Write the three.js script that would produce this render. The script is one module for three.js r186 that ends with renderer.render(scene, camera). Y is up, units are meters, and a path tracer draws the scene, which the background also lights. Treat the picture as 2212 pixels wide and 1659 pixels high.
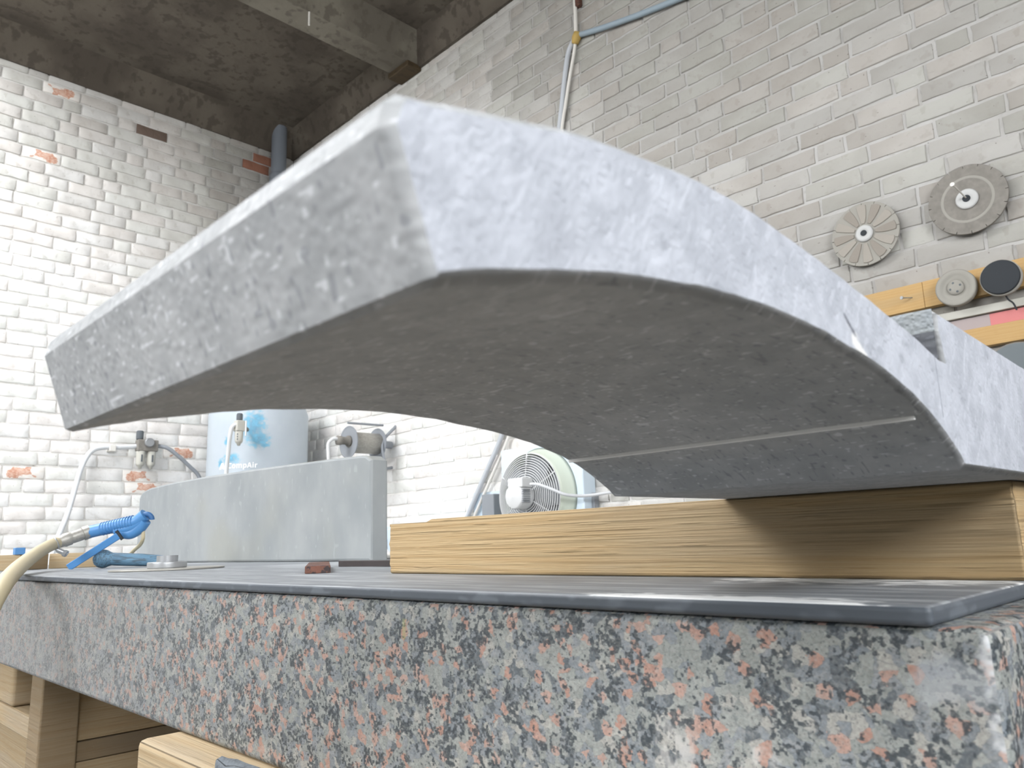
import * as THREE from 'three';
import { RectAreaLightUniformsLib } from 'three/addons/lights/RectAreaLightUniformsLib.js';
import { mergeGeometries } from 'three/addons/utils/BufferGeometryUtils.js';

// ---------------------------------------------------------------- camera, sky, exposure
const EYE = 1.0;                                   // height of the lens; bench top lies just below it
const scene = new THREE.Scene();
const camera = new THREE.PerspectiveCamera(2 * Math.atan(829.5 / 1660) * 180 / Math.PI, 4 / 3, 0.005, 60);
camera.position.set(0, EYE, 0);
camera.rotation.set(0.1997702, 0.7890689, -0.0337887, 'YXZ');
camera.focus = 0.62;
camera.userData.fStop = 26;
camera.updateMatrixWorld(true);
const renderer = new THREE.WebGLRenderer({ antialias: true });
renderer.toneMapping = THREE.LinearToneMapping;
renderer.toneMappingExposure = 1.0;
renderer.shadowMap.enabled = true;
scene.background = new THREE.Color(1.0, 1.02, 1.05).multiplyScalar(8.6);   // bright overcast

// unseen openings placed to let the daylight in (behind and beside the camera)
const ROOM = { x0: -4.55, x1: 2.0, z0: -2.44, z1: 3.4, h: 3.65 };
const ROOFLIGHTS = [{ x0: -4.45, x1: -2.0, z0: -0.25, z1: 2.0 }];  // glazed opening in the roof over the left of the room
const HATCH = { z0: -0.7, z1: 1.9, y0: 1.75, y1: 2.95 };    // unseen high window band placed in the wall at +x for side light
const WINDOW = { x0: -2.2, x1: 0.8, y0: 1.9, y1: 2.95 };    // unseen window placed in the wall at +z for front light

// area light added in each opening to stand in for half the daylight, facing in (the other half of it comes from the sky itself)
RectAreaLightUniformsLib.init();
function daylight(w, h, at, to) { const l = new THREE.RectAreaLight(new THREE.Color(1.0, 1.02, 1.05), 8.6, w, h); l.name = 'added_daylight'; l.position.set(...at); l.lookAt(...to); scene.add(l); }
{
  const [K] = ROOFLIGHTS, W = WINDOW, G = HATCH, m = (a, b) => (a + b) / 2;
  daylight(K.x1 - K.x0, K.z1 - K.z0, [m(K.x0, K.x1), ROOM.h + 0.36, m(K.z0, K.z1)], [m(K.x0, K.x1) + 1e-4, 0, m(K.z0, K.z1)]);
  daylight(W.x1 - W.x0, W.y1 - W.y0, [m(W.x0, W.x1), m(W.y0, W.y1), ROOM.z1 + 0.08], [m(W.x0, W.x1), m(W.y0, W.y1), 0]);
  daylight(G.z1 - G.z0, G.y1 - G.y0, [ROOM.x1 + 0.08, m(G.y0, G.y1), m(G.z0, G.z1)], [0, m(G.y0, G.y1), m(G.z0, G.z1)]);
}

// ---------------------------------------------------------------- helpers
function rng(seed) { let a = seed >>> 0; return () => { a = (a + 0x6d2b79f5) | 0; let t = Math.imul(a ^ (a >>> 15), 1 | a); t = (t + Math.imul(t ^ (t >>> 7), 61 | t)) ^ t; return ((t ^ (t >>> 14)) >>> 0) / 4294967296; }; }
const hash = (x, y, s = 0) => { let h = Math.imul(x | 0, 374761393) + Math.imul(y | 0, 668265263) + Math.imul(s | 0, 974634721); h = Math.imul(h ^ (h >>> 13), 1274126177); h ^= h >>> 16; return (h >>> 0) / 4294967296; };
const mod = (a, n) => ((a % n) + n) % n;
function vn(x, y, px = 1 << 20, py = px, s = 0) {          // tileable value noise, 0..1
  const ix = Math.floor(x), iy = Math.floor(y), fx = x - ix, fy = y - iy, u = fx * fx * (3 - 2 * fx), v = fy * fy * (3 - 2 * fy);
  const x0 = mod(ix, px), x1 = mod(ix + 1, px), y0 = mod(iy, py), y1 = mod(iy + 1, py);
  const a = hash(x0, y0, s), b = hash(x1, y0, s), c = hash(x0, y1, s), d = hash(x1, y1, s);
  return a + (b - a) * u + (c - a) * v + (a - b - c + d) * u * v;
}
function fbm(x, y, n, px, py, s = 0) { let r = 0, a = 0.5, t = 0; for (let i = 0; i < n; i++) { r += a * vn(x, y, px, py, s + i * 17); t += a; x *= 2; y *= 2; px *= 2; py *= 2; a *= 0.5; } return r / t; }
const sat = (x) => Math.min(1, Math.max(0, x)), lerp = (a, b, t) => a + (b - a) * t, step = (a, b, x) => { const t = sat((x - a) / (b - a)); return t * t * (3 - 2 * t); };
const mix3 = (a, b, t) => [lerp(a[0], b[0], t), lerp(a[1], b[1], t), lerp(a[2], b[2], t)];
function tex(w, h, f, color = true) {                       // f(u, v) -> [r, g, b] as sRGB 0..255, or a number 0..1
  const d = new Uint8Array(w * h * 4);
  for (let j = 0; j < h; j++) for (let i = 0; i < w; i++) {
    const c = f((i + 0.5) / w, (j + 0.5) / h), o = (j * w + i) * 4;
    if (color) { d[o] = sat(c[0] / 255) * 255; d[o + 1] = sat(c[1] / 255) * 255; d[o + 2] = sat(c[2] / 255) * 255; } else d[o] = d[o + 1] = d[o + 2] = sat(c) * 255;
    d[o + 3] = 255;
  }
  const t = new THREE.DataTexture(d, w, h);
  t.wrapS = t.wrapT = THREE.RepeatWrapping; t.magFilter = THREE.LinearFilter; t.minFilter = THREE.LinearFilter;
  if (color) t.colorSpace = THREE.SRGBColorSpace;
  t.needsUpdate = true;
  return t;
}
const rep = (t, x, y = x) => { const c = t.clone(); c.repeat.set(x, y); c.needsUpdate = true; return c; };
const std = (o) => new THREE.MeshStandardMaterial({ roughness: 0.8, metalness: 0, ...o });
const V = (x, y, z) => new THREE.Vector3(x, y, z);

const used = {};
function numbered(n) { const k = used[n] = (used[n] ?? -1) + 1; return k ? n + '_' + String(k).padStart(3, '0') : n; }
function lit(o) { o.castShadow = true; o.receiveShadow = true; return o; }
function thing(name, label, category, pos = [0, 0, 0], group) {
  const o = new THREE.Group(); o.name = numbered(name); o.position.set(...pos); scene.add(o);
  o.userData = { label, category }; if (group) o.userData.group = group;
  return o;
}
function part(name, geo, mat, parent, label) {
  const m = lit(new THREE.Mesh(geo, mat)); m.name = name; parent.add(m); if (label) m.userData.label = label;
  return m;
}
function solo(name, label, category, geo, mat, group) {
  const m = lit(new THREE.Mesh(geo, mat)); m.name = numbered(name); m.userData = { label, category }; if (group) m.userData.group = group;
  scene.add(m); return m;
}
function struct(name, geo, mat) { const m = lit(new THREE.Mesh(geo, mat)); m.name = name; m.userData.kind = 'structure'; scene.add(m); return m; }
function clean(gs) { return gs.map((g) => { const n = g.index ? g.toNonIndexed() : g; for (const k of Object.keys(n.attributes)) if (!['position', 'normal', 'uv'].includes(k)) n.deleteAttribute(k); n.clearGroups(); return n; }); }
const merge = (gs) => mergeGeometries(clean(gs));

// uv in metres, by the face's dominant direction
function boxUV(g, sx = 1, ox = 0, oy = 0) {
  const p = g.attributes.position, n = g.attributes.normal, uv = new Float32Array(p.count * 2);
  for (let i = 0; i < p.count; i++) {
    const ax = Math.abs(n.getX(i)), ay = Math.abs(n.getY(i)), az = Math.abs(n.getZ(i));
    const [a, b] = ax >= ay && ax >= az ? [p.getZ(i), p.getY(i)] : ay >= az ? [p.getX(i), p.getZ(i)] : [p.getX(i), p.getY(i)];
    uv[i * 2] = a * sx + ox; uv[i * 2 + 1] = b * sx + oy;
  }
  g.setAttribute('uv', new THREE.BufferAttribute(uv, 2));
  return g;
}
// A box with rounded edges between two corners; each of the six sides is a grid of its own (groups 0..5: +x -x +y -y +z -z).
function rbox(lo, hi, r, n = [2, 2, 2], warp, bias) {
  const half = [0, 1, 2].map((i) => (hi[i] - lo[i]) / 2), mid = [0, 1, 2].map((i) => (hi[i] + lo[i]) / 2), lines = [];
  for (let a = 0; a < 3; a++) {
    const R = Math.min(r, half[a] * 0.98), l = [-half[a], -half[a] + R * 0.3, -half[a] + R];
    for (let i = 1; i < n[a]; i++) { let t = i / n[a]; if (bias && bias[a]) t = Math.pow(t, bias[a]); l.push(lerp(-half[a] + R, half[a] - R, t)); }
    l.push(half[a] - R, half[a] - R * 0.3, half[a]);
    lines.push(l);
  }
  const pos = [], nor = [], idx = [], groups = [];
  const sides = [[0, 1, 2, 1], [0, 2, 1, -1], [1, 2, 0, 1], [1, 0, 2, -1], [2, 0, 1, 1], [2, 1, 0, -1]];
  for (const [ax, u, v, s] of sides) {
    const start = pos.length / 3, i0 = idx.length, nu = lines[u].length, nv = lines[v].length;
    for (let j = 0; j < nv; j++) for (let i = 0; i < nu; i++) {
      const p = [0, 0, 0]; p[ax] = s * half[ax]; p[u] = lines[u][i]; p[v] = lines[v][j];
      const q = p.map((c, k) => Math.max(-half[k] + Math.min(r, half[k] * 0.98), Math.min(half[k] - Math.min(r, half[k] * 0.98), c)));
      const d = [0, 1, 2].map((k) => p[k] - q[k]), L = Math.hypot(...d) || 1;
      const nn = d.map((c) => c / L), w = q.map((c, k) => c + nn[k] * Math.min(r, half[k] * 0.98) + mid[k]);
      if (warp) warp(w, nn);
      pos.push(...w); nor.push(...nn);
    }
    for (let j = 0; j < nv - 1; j++) for (let i = 0; i < nu - 1; i++) { const a = start + j * nu + i; idx.push(a, a + 1, a + nu, a + 1, a + nu + 1, a + nu); }
    groups.push([i0, idx.length - i0]);
  }
  const g = new THREE.BufferGeometry();
  g.setAttribute('position', new THREE.Float32BufferAttribute(pos, 3));
  g.setAttribute('normal', new THREE.Float32BufferAttribute(nor, 3));
  g.setIndex(idx);
  groups.forEach(([a, c], i) => g.addGroup(a, c, i));
  return boxUV(g);
}
const one = (g) => { g.clearGroups(); return g; };
const block = (lo, hi, r = 0.002, n) => one(rbox(lo, hi, r, n));
function tube(points, r, seg = 40, rad = 10, closed = false) {
  const g = new THREE.TubeGeometry(new THREE.CatmullRomCurve3(points.map((p) => p.isVector3 ? p : V(...p)), closed, 'centripetal'), seg, r, rad, closed);
  if (closed) return g;
  const caps = [];                                          // closed ends
  const P = g.parameters.path;
  for (const t of [0, 1]) { const c = new THREE.CircleGeometry(r, rad), d = P.getTangentAt(t).multiplyScalar(t ? 1 : -1), m = new THREE.Matrix4().makeRotationFromQuaternion(new THREE.Quaternion().setFromUnitVectors(V(0, 0, 1), d)).setPosition(P.getPointAt(t)); c.applyMatrix4(m); caps.push(c); }
  return merge([g, ...caps]);
}
function rod(a, b, r0, r1 = r0, seg = 24) {                 // straight tapered bar from a to b
  a = a.isVector3 ? a : V(...a); b = b.isVector3 ? b : V(...b);
  const d = b.clone().sub(a), g = new THREE.CylinderGeometry(r1, r0, d.length(), seg);
  g.translate(0, d.length() / 2, 0); g.applyQuaternion(new THREE.Quaternion().setFromUnitVectors(V(0, 1, 0), d.normalize())); g.translate(a.x, a.y, a.z);
  return g;
}
function lathe(profile, seg = 48) { return new THREE.LatheGeometry(profile.map((p) => new THREE.Vector2(p[0], p[1])), seg); }
const along = (g, a, dir) => { dir = dir.isVector3 ? dir.clone() : V(...dir); a = a.isVector3 ? a : V(...a); g.applyQuaternion(new THREE.Quaternion().setFromUnitVectors(V(0, 1, 0), dir.normalize())); g.translate(a.x, a.y, a.z); return g; };

// measuring tool: where a line of sight of the photograph (2212 x 1659) meets a plane of the place
const Rm = new THREE.Matrix4().extractRotation(camera.matrixWorld);
const sight = (px, py) => V((px - 1106) / 1660, (829.5 - py) / 1660, -1).applyMatrix4(Rm);
const atX = (px, py, x) => { const d = sight(px, py); return d.multiplyScalar(x / d.x).add(camera.position); };
const atZ = (px, py, z) => { const d = sight(px, py); return d.multiplyScalar(z / d.z).add(camera.position); };
const atY = (px, py, y) => { const d = sight(px, py); return d.multiplyScalar((y - EYE) / d.y).add(camera.position); };
const atD = (px, py, k) => sight(px, py).multiplyScalar(k).add(camera.position);
const Rinv = Rm.clone().invert();
const seen = (p) => { const c = p.clone().sub(camera.position).applyMatrix4(Rinv); return [1106 - 1660 * c.x / c.z, 829.5 + 1660 * c.y / c.z, -c.z]; };

// ---------------------------------------------------------------- materials
const TX = {};
const GA = 0.25, GL = 2.3, GU = Math.log(1 + GL / GA);
const granU = (d) => Math.log(1 + Math.max(0, d) / GA) / GU, granD = (u) => GA * (Math.exp(u * GU) - 1);
TX.paint = tex(1024, 1024, (u, v) => {                      // old whitewash, brushed over brick
  const a = fbm(u * 6, v * 6, 5, 6, 6, 3), b = fbm(u * 40, v * 40, 3, 40, 40, 9), s = vn(u * 90, v * 90, 90, 90, 21);
  let c = mix3([222, 220, 217], [232, 231, 229], step(0.35, 0.65, a));
  c = mix3(c, [206, 202, 196], 0.4 * step(0.62, 0.8, b));
  if (s > 0.975) c = mix3(c, [120, 114, 106], 0.6);
  return c;
});
TX.paintBump = tex(1024, 1024, (u, v) => 0.45 * fbm(u * 22, v * 22, 4, 22, 22, 5) + 0.35 * fbm(u * 70, v * 70, 3, 70, 70, 6) + 0.2 * step(0.9, 0.75, vn(u * 60, v * 60, 60, 60, 31)), false);
TX.flaked = tex(512, 512, (u, v) => {                       // paint fallen off in the middle of a brick
  const d = Math.hypot((u - 0.5) * 2.2, (v - 0.5) * 1.4) + (fbm(u * 6, v * 2.4, 5, 64, 64, 11) - 0.5) * 1.5, k = step(0.55, 0.48, d) * (0.6 + 0.5 * vn(u * 30, v * 10, 64, 64, 12));
  return mix3(mix3([236, 233, 229], [222, 216, 208], fbm(u * 5, v * 5, 3, 5, 5, 2)), mix3([184, 128, 106], [212, 174, 152], fbm(u * 20, v * 20, 3, 20, 20, 14)), k);
});
TX.concrete = tex(1024, 1024, (u, v) => {
  const a = fbm(u * 5, v * 5, 5, 5, 5, 41), b = fbm(u * 30, v * 30, 3, 30, 30, 43), s = vn(u * 150, v * 150, 150, 150, 44);
  let c = mix3([114, 109, 103], [138, 134, 127], step(0.3, 0.7, a)); c = mix3(c, [98, 93, 87], 0.6 * step(0.55, 0.75, b));
  if (s > 0.985) c = [190, 180, 165];
  return c;
});
TX.concreteBump = tex(512, 512, (u, v) => fbm(u * 20, v * 20, 5, 20, 20, 47), false);
TX.wood = tex(1024, 1024, (u, v) => {                       // grain runs along u (tile 0.5 m x 0.125 m)
  const w = v * 14 + 1.6 * fbm(u * 2, v * 5, 3, 2, 5, 61), g = 0.5 + 0.5 * Math.sin(w * 6.283), f = fbm(u * 8, v * 160, 3, 8, 160, 63), p = vn(u * 26, v * 400, 26, 400, 67);
  let c = mix3([206, 188, 156], [198, 175, 138], 0.6 * g * g); c = mix3(c, [212, 200, 174], 0.45 * step(0.5, 0.75, f)); if (p > 0.9) c = mix3(c, [184, 156, 116], 0.35); return mix3(c, [188, 180, 168], 0.4 * step(0.5, 0.75, fbm(u * 4, v * 3, 3, 4, 3, 77)));
  return c;
});
TX.woodBump = tex(1024, 1024, (u, v) => 0.6 * fbm(u * 6, v * 90, 4, 6, 90, 71) + 0.4 * step(0.7, 0.9, vn(u * 14, v * 60, 14, 60, 73)) * vn(u * 50, v * 50, 50, 50, 75), false);
TX.slate = tex(1024, 1024, (u, v) => { const a = fbm(u * 4, v * 12, 5, 4, 12, 81), b = fbm(u * 30, v * 60, 3, 30, 60, 83); return mix3(mix3([104, 110, 116], [140, 146, 151], a), [166, 172, 176], 0.7 * step(0.55, 0.75, b)); });
TX.plate = tex(2048, 512, (u, v) => {                       // slate plate: u from its right end (log spaced), v over the first 0.25 m behind the front edge; dry white stone dust, whitened at the right front in place of stronger light
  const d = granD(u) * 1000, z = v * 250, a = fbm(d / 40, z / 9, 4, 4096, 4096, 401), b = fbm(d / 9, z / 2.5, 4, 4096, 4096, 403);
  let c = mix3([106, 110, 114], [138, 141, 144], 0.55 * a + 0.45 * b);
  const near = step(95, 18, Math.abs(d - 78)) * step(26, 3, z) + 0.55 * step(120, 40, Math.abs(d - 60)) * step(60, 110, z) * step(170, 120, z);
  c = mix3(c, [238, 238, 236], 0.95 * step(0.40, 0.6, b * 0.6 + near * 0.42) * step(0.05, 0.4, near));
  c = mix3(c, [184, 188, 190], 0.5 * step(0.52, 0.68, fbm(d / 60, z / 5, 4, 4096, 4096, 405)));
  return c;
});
TX.stone = tex(2048, 2048, (u, v) => {                      // blue limestone, dusty, with small fossil flecks; tile 0.3 m
  const a = fbm(u * 6, v * 6, 4, 6, 6, 91), b = fbm(u * 46, v * 46, 3, 46, 46, 93), f = vn(u * 120 + 3 * vn(u * 20, v * 20, 20, 20, 7), v * 260, 120, 260, 95), e = vn(u * 300, v * 110, 300, 110, 97);
  let c = mix3([150, 152, 153], [172, 173, 174], step(0.2, 0.8, a * 0.5 + b * 0.5));
  c = mix3(c, [212, 214, 217], 0.6 * step(0.8, 0.92, f)); c = mix3(c, [118, 121, 125], 0.5 * step(0.78, 0.92, e));
  return c;
});
TX.slabStone = tex(1024, 1024, (u, v) => { const a = fbm(u * 9, v * 9, 5, 9, 9, 301), b = fbm(u * 30, v * 18, 4, 30, 18, 303), e = vn(u * 160, v * 70, 160, 70, 305); let c = mix3([170, 174, 176], [192, 194, 194], step(0.25, 0.75, 0.6 * a + 0.4 * b)); c = mix3(c, [186, 184, 172], 0.5 * step(0.5, 0.75, fbm(u * 5 + 3, v * 5, 3, 5, 5, 307))); return mix3(c, [206, 208, 208], 0.5 * step(0.86, 0.96, e)); });
TX.stoneBump = tex(1024, 1024, (u, v) => 0.5 * fbm(u * 60, v * 60, 4, 60, 60, 99) + 0.5 * vn(u * 220, v * 220, 220, 220, 98), false);
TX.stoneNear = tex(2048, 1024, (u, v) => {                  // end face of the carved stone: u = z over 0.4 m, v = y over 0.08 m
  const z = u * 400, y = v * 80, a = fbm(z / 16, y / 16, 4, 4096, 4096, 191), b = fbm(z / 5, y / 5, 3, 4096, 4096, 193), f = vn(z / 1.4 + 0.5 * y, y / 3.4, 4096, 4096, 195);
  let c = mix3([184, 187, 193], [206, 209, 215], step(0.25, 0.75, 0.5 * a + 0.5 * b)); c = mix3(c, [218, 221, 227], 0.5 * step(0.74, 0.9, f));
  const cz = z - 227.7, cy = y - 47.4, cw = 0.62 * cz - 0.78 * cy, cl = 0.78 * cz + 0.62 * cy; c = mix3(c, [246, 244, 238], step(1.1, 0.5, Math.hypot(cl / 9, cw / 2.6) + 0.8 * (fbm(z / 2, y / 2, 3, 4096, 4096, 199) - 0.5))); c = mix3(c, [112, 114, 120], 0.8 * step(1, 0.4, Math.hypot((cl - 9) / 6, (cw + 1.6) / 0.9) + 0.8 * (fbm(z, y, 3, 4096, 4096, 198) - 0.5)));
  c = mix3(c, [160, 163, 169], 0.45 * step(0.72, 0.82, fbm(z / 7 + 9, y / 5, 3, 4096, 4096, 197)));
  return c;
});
// granite: worley grains in real size, u is spaced logarithmically from the near end so that the close part is sharp
function granite(x, y) {                                    // x, y in millimetres
  const wx = x + 2.4 * (vn(x / 3, y / 3, 4096, 4096, 1) - 0.5) + 1.5 * (vn(x / 1.1, y / 1.1, 4096, 4096, 4) - 0.5), wy = y + 2.4 * (vn(x / 3 + 50, y / 3, 4096, 4096, 2) - 0.5);
  const cs = 4.2, cx = Math.floor(wx / cs), cy = Math.floor(wy / cs);
  let best = 9, second = 9, id = 0;
  for (let j = -1; j <= 1; j++) for (let i = -1; i <= 1; i++) {
    const gx = cx + i, gy = cy + j, dx = gx + hash(gx, gy, 5) - wx / cs, dy = gy + hash(gx, gy, 6) - wy / cs, d = dx * dx + dy * dy;
    if (d < best) { second = best; best = d; id = hash(gx, gy, 7); } else if (d < second) second = d;
  }
  let c = id < 0.17 ? mix3([184, 142, 126], [194, 164, 152], id / 0.17) : id < 0.55 ? mix3([148, 154, 151], [166, 171, 167], (id - 0.17) / 0.38) : id < 0.8 ? mix3([130, 139, 146], [150, 156, 160], (id - 0.55) / 0.25) : id < 0.91 ? [178, 178, 172] : [98, 106, 112];
  const m = fbm(x / 9, y / 9, 3, 4096, 4096, 31), k = fbm(x / 1.5, y / 1.5, 3, 4096, 4096, 33);
  c = mix3(c, [50, 58, 64], 0.85 * step(0.54, 0.63, k * 0.6 + m * 0.42));
  c = mix3(c, [168, 164, 158], 0.25 * step(0.5, 0.7, vn(x / 0.7, y / 0.7, 4096, 4096, 35)));
  if (second - best < 0.05 && id > 0.17) c = mix3(c, [98, 106, 110], 0.4);
  const q = 0.86 + 0.28 * fbm(x / 0.9, y / 0.9, 3, 4096, 4096, 37), w = vn(x / 0.45, y / 0.45, 4096, 4096, 39); c = [c[0] * q, c[1] * q, c[2] * q];
  c = mix3(c, [176, 178, 176], 0.4 * step(0.62, 0.78, fbm(x / 2.2 + 40, y / 2.2, 3, 4096, 4096, 41))); if (w > 0.9) c = mix3(c, [70, 76, 80], 0.4);
  return c;
}
TX.graniteFront = tex(2048, 1024, (u, v) => {
  const d = granD(u) * 1000, y = v * 115; let c = granite(d, y);
  const dust = 0.05 + 0.5 * step(380, 1000, d); c = mix3(c, [150, 150, 150], dust * (0.7 + 0.5 * fbm(d / 30, y / 14, 3, 4096, 4096, 51)));
  const arris = step(6, 2, d + 14 * (fbm(d / 6, y / 5, 4, 4096, 4096, 53) - 0.42)); c = mix3(c, [206, 209, 212], 0.75 * arris * (0.5 + vn(d / 1.5, y / 1.5, 4096, 4096, 60)));
  const chip = step(1, 0.6, Math.hypot((d - 14) / 14, (y - 97) / 9) + 0.8 * (fbm(d / 5, y / 5, 3, 4096, 4096, 57) - 0.5)); c = mix3(c, [196, 202, 208], 0.55 * chip);
  const smear = step(1.1, 0.2, Math.min(Math.hypot((d - 112) / 16, (y - 62) / 12), Math.hypot((d - 80) / 12, (y - 63) / 10)) + 1.1 * (fbm(d / 8, y / 5, 4, 4096, 4096, 55) - 0.5)) * step(0.35, 0.65, fbm(d / 3, y / 6, 3, 4096, 4096, 59)); c = mix3(c, [216, 214, 210], 0.75 * smear);
  if (Math.abs(d - 290) < 1.6 && y > 92 && y < 103) c = mix3(c, [176, 184, 110], 0.35);
  return c;
});
TX.graniteTile = tex(1024, 1024, (u, v) => granite(u * 150 + 900, v * 150 + 300));
TX.rust = tex(512, 512, (u, v) => mix3(mix3([88, 62, 52], [132, 84, 68], fbm(u * 8, v * 8, 4, 8, 8, 101)), [58, 50, 50], step(0.5, 0.7, fbm(u * 20, v * 20, 3, 20, 20, 103))));
TX.steel = tex(512, 512, (u, v) => mix3([158, 156, 152], [186, 184, 180], fbm(u * 10, v * 10, 4, 10, 10, 111)));
TX.bluePaint = tex(512, 512, (u, v) => mix3(mix3([70, 100, 122], [104, 142, 166], fbm(u * 14, v * 14, 4, 14, 14, 121)), [58, 68, 76], 0.6 * step(0.5, 0.75, fbm(u * 22, v * 22, 3, 22, 22, 123))));

const paintMat = (hex, bs = 0.003) => std({ color: hex, map: TX.paint, bumpMap: TX.paintBump, bumpScale: bs, roughness: 0.92 });
const M = {
  paint: [0, 1, 2, 3, 4, 5, 6, 7].map((i) => [[1, 1, 1], [1, 0.975, 0.96], [0.975, 0.985, 0.965]].map((h) => { const k = 1 - 0.075 * i, w = i / 7; const m = paintMat(0xffffff); m.color.setRGB(k * h[0], k * h[1] * (1 - 0.02 * w), k * h[2] * (1 - 0.07 * w)); return m; })),   // whitewash in steps, darkened for dirt and for painted loss of light
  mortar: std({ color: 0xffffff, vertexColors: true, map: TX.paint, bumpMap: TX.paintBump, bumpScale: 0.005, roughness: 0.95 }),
  flaked: std({ map: TX.flaked, roughness: 0.95 }), redBrick: std({ color: 0xa0705c, map: TX.paint, bumpMap: TX.paintBump, bumpScale: 0.004 }), hole: std({ color: 0x6a5a50, bumpMap: TX.paintBump, bumpScale: 0.006 }),
  plainWall: std({ color: 0x5f5a53, bumpMap: TX.paintBump, bumpScale: 0.002 }),
  concrete: std({ color: 0xb8b0a6, map: TX.concrete, bumpMap: TX.concreteBump, bumpScale: 0.004, roughness: 0.95 }),
  rib: std({ color: 0xe0ddd2, map: TX.concrete, bumpMap: TX.concreteBump, bumpScale: 0.003, roughness: 0.95 }),
  floor: std({ color: 0xa9acae, map: rep(TX.steel, 0.5), bumpMap: TX.concreteBump, bumpScale: 0.002 }),
  ground: std({ color: 0x8f8d88 }),
  stone: std({ map: rep(TX.stone, 3.3), bumpMap: rep(TX.stoneBump, 3.3), bumpScale: 0.0004, roughness: 0.75 }),
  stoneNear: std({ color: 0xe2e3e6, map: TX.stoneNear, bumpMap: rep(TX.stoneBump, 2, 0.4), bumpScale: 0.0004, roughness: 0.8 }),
  chalk: std({ color: 0xf4f4f2, roughness: 1 }),
  pencil: std({ color: 0x6f737b, roughness: 1 }),
  split: std({ color: 0xc4c8cb, map: rep(TX.slabStone, 12), bumpMap: rep(TX.stoneBump, 6), bumpScale: 0.001, roughness: 0.9 }),
  splitShade: std({ color: 0x75777e, map: rep(TX.stone, 6), roughness: 0.6 }),
  slab: std({ color: 0xc4c6c6, map: rep(TX.slabStone, 1), roughness: 0.7 }),
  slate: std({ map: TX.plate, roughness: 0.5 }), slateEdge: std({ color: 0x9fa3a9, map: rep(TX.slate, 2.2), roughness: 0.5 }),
  graniteFront: std({ color: 0xdedcda, map: TX.graniteFront, roughness: 0.55 }), granite: std({ color: 0xe4e3e2, map: rep(TX.graniteTile, 6.67), roughness: 0.55 }),
  beam: std({ color: 0xd2c6b2, map: rep(TX.wood, 2, 8), bumpMap: rep(TX.woodBump, 2, 8), bumpScale: 0.0016, roughness: 0.85 }),
  paleWood: std({ color: 0xd6cfc6, map: rep(TX.wood, 1.5, 6), bumpMap: rep(TX.woodBump, 1.5, 6), bumpScale: 0.001, roughness: 0.85 }),
  greyWood: std({ color: 0xaca59e, map: rep(TX.wood, 1.2, 4), bumpMap: rep(TX.woodBump, 1.2, 4), bumpScale: 0.001, roughness: 0.9 }),
  railWood: std({ color: 0xe6cfa6, map: rep(TX.wood, 2, 8), roughness: 0.7 }),
  rust: std({ map: rep(TX.rust, 12), bumpMap: rep(TX.concreteBump, 20), bumpScale: 0.0004, roughness: 0.75, metalness: 0.25 }),
  darkSteel: std({ color: 0x625a5c, map: rep(TX.steel, 8), roughness: 0.6, metalness: 0.4 }),
  steel: std({ color: 0xe6e5e0, map: rep(TX.steel, 6), roughness: 0.45, metalness: 0.3 }),
  brightSteel: std({ color: 0x9fa1a3, roughness: 0.33, metalness: 0.4 }),
  dustySteel: std({ color: 0xbfbbb5, map: rep(TX.steel, 8), roughness: 0.8 }),
  segmentA: std({ color: 0x9c968d, roughness: 0.85 }), segmentB: std({ color: 0x8e877e, roughness: 0.85 }), discPale: std({ color: 0x98958d, roughness: 0.85 }), hubWhite: std({ color: 0xbcbcba, roughness: 0.6 }),
  dustyLight: std({ color: 0xb9b7ae, roughness: 0.8 }),
  black: std({ color: 0x23282d, roughness: 0.7 }), darkGrey: std({ color: 0x5d6266, roughness: 0.8 }), midGrey: std({ color: 0x8d9196, roughness: 0.7 }),
  pipeGrey: std({ color: 0x747a82, roughness: 0.6 }), conduit: std({ color: 0x93a2ac, roughness: 0.55 }), cableWhite: std({ color: 0xd4d6d8, roughness: 0.6 }), cableGrey: std({ color: 0xb9bdc2, roughness: 0.6 }),
  white: std({ color: 0xd6d7d7, roughness: 0.5 }), offWhite: std({ color: 0xdcd9d2, roughness: 0.7 }), paleBlue: std({ color: 0xcfdde8, roughness: 0.5 }),
  blue: std({ color: 0x4a80b4, roughness: 0.45 }), blueDark: std({ color: 0x35608f, roughness: 0.5 }), bluePaint: std({ map: rep(TX.bluePaint, 2), bumpMap: TX.concreteBump, bumpScale: 0.0006, roughness: 0.6 }),
  hose: std({ color: 0xbcb092, roughness: 0.6 }), tape: std({ color: 0xb79a58, roughness: 0.8 }), red: std({ color: 0xc87a78, roughness: 0.7 }), mauve: std({ color: 0xa69a98, roughness: 0.8 }),
  green: std({ color: 0xd2dacb, roughness: 0.6 }), foam: std({ color: 0x6e7479, bumpMap: rep(TX.concreteBump, 8), bumpScale: 0.002, roughness: 1 }),
};

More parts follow.
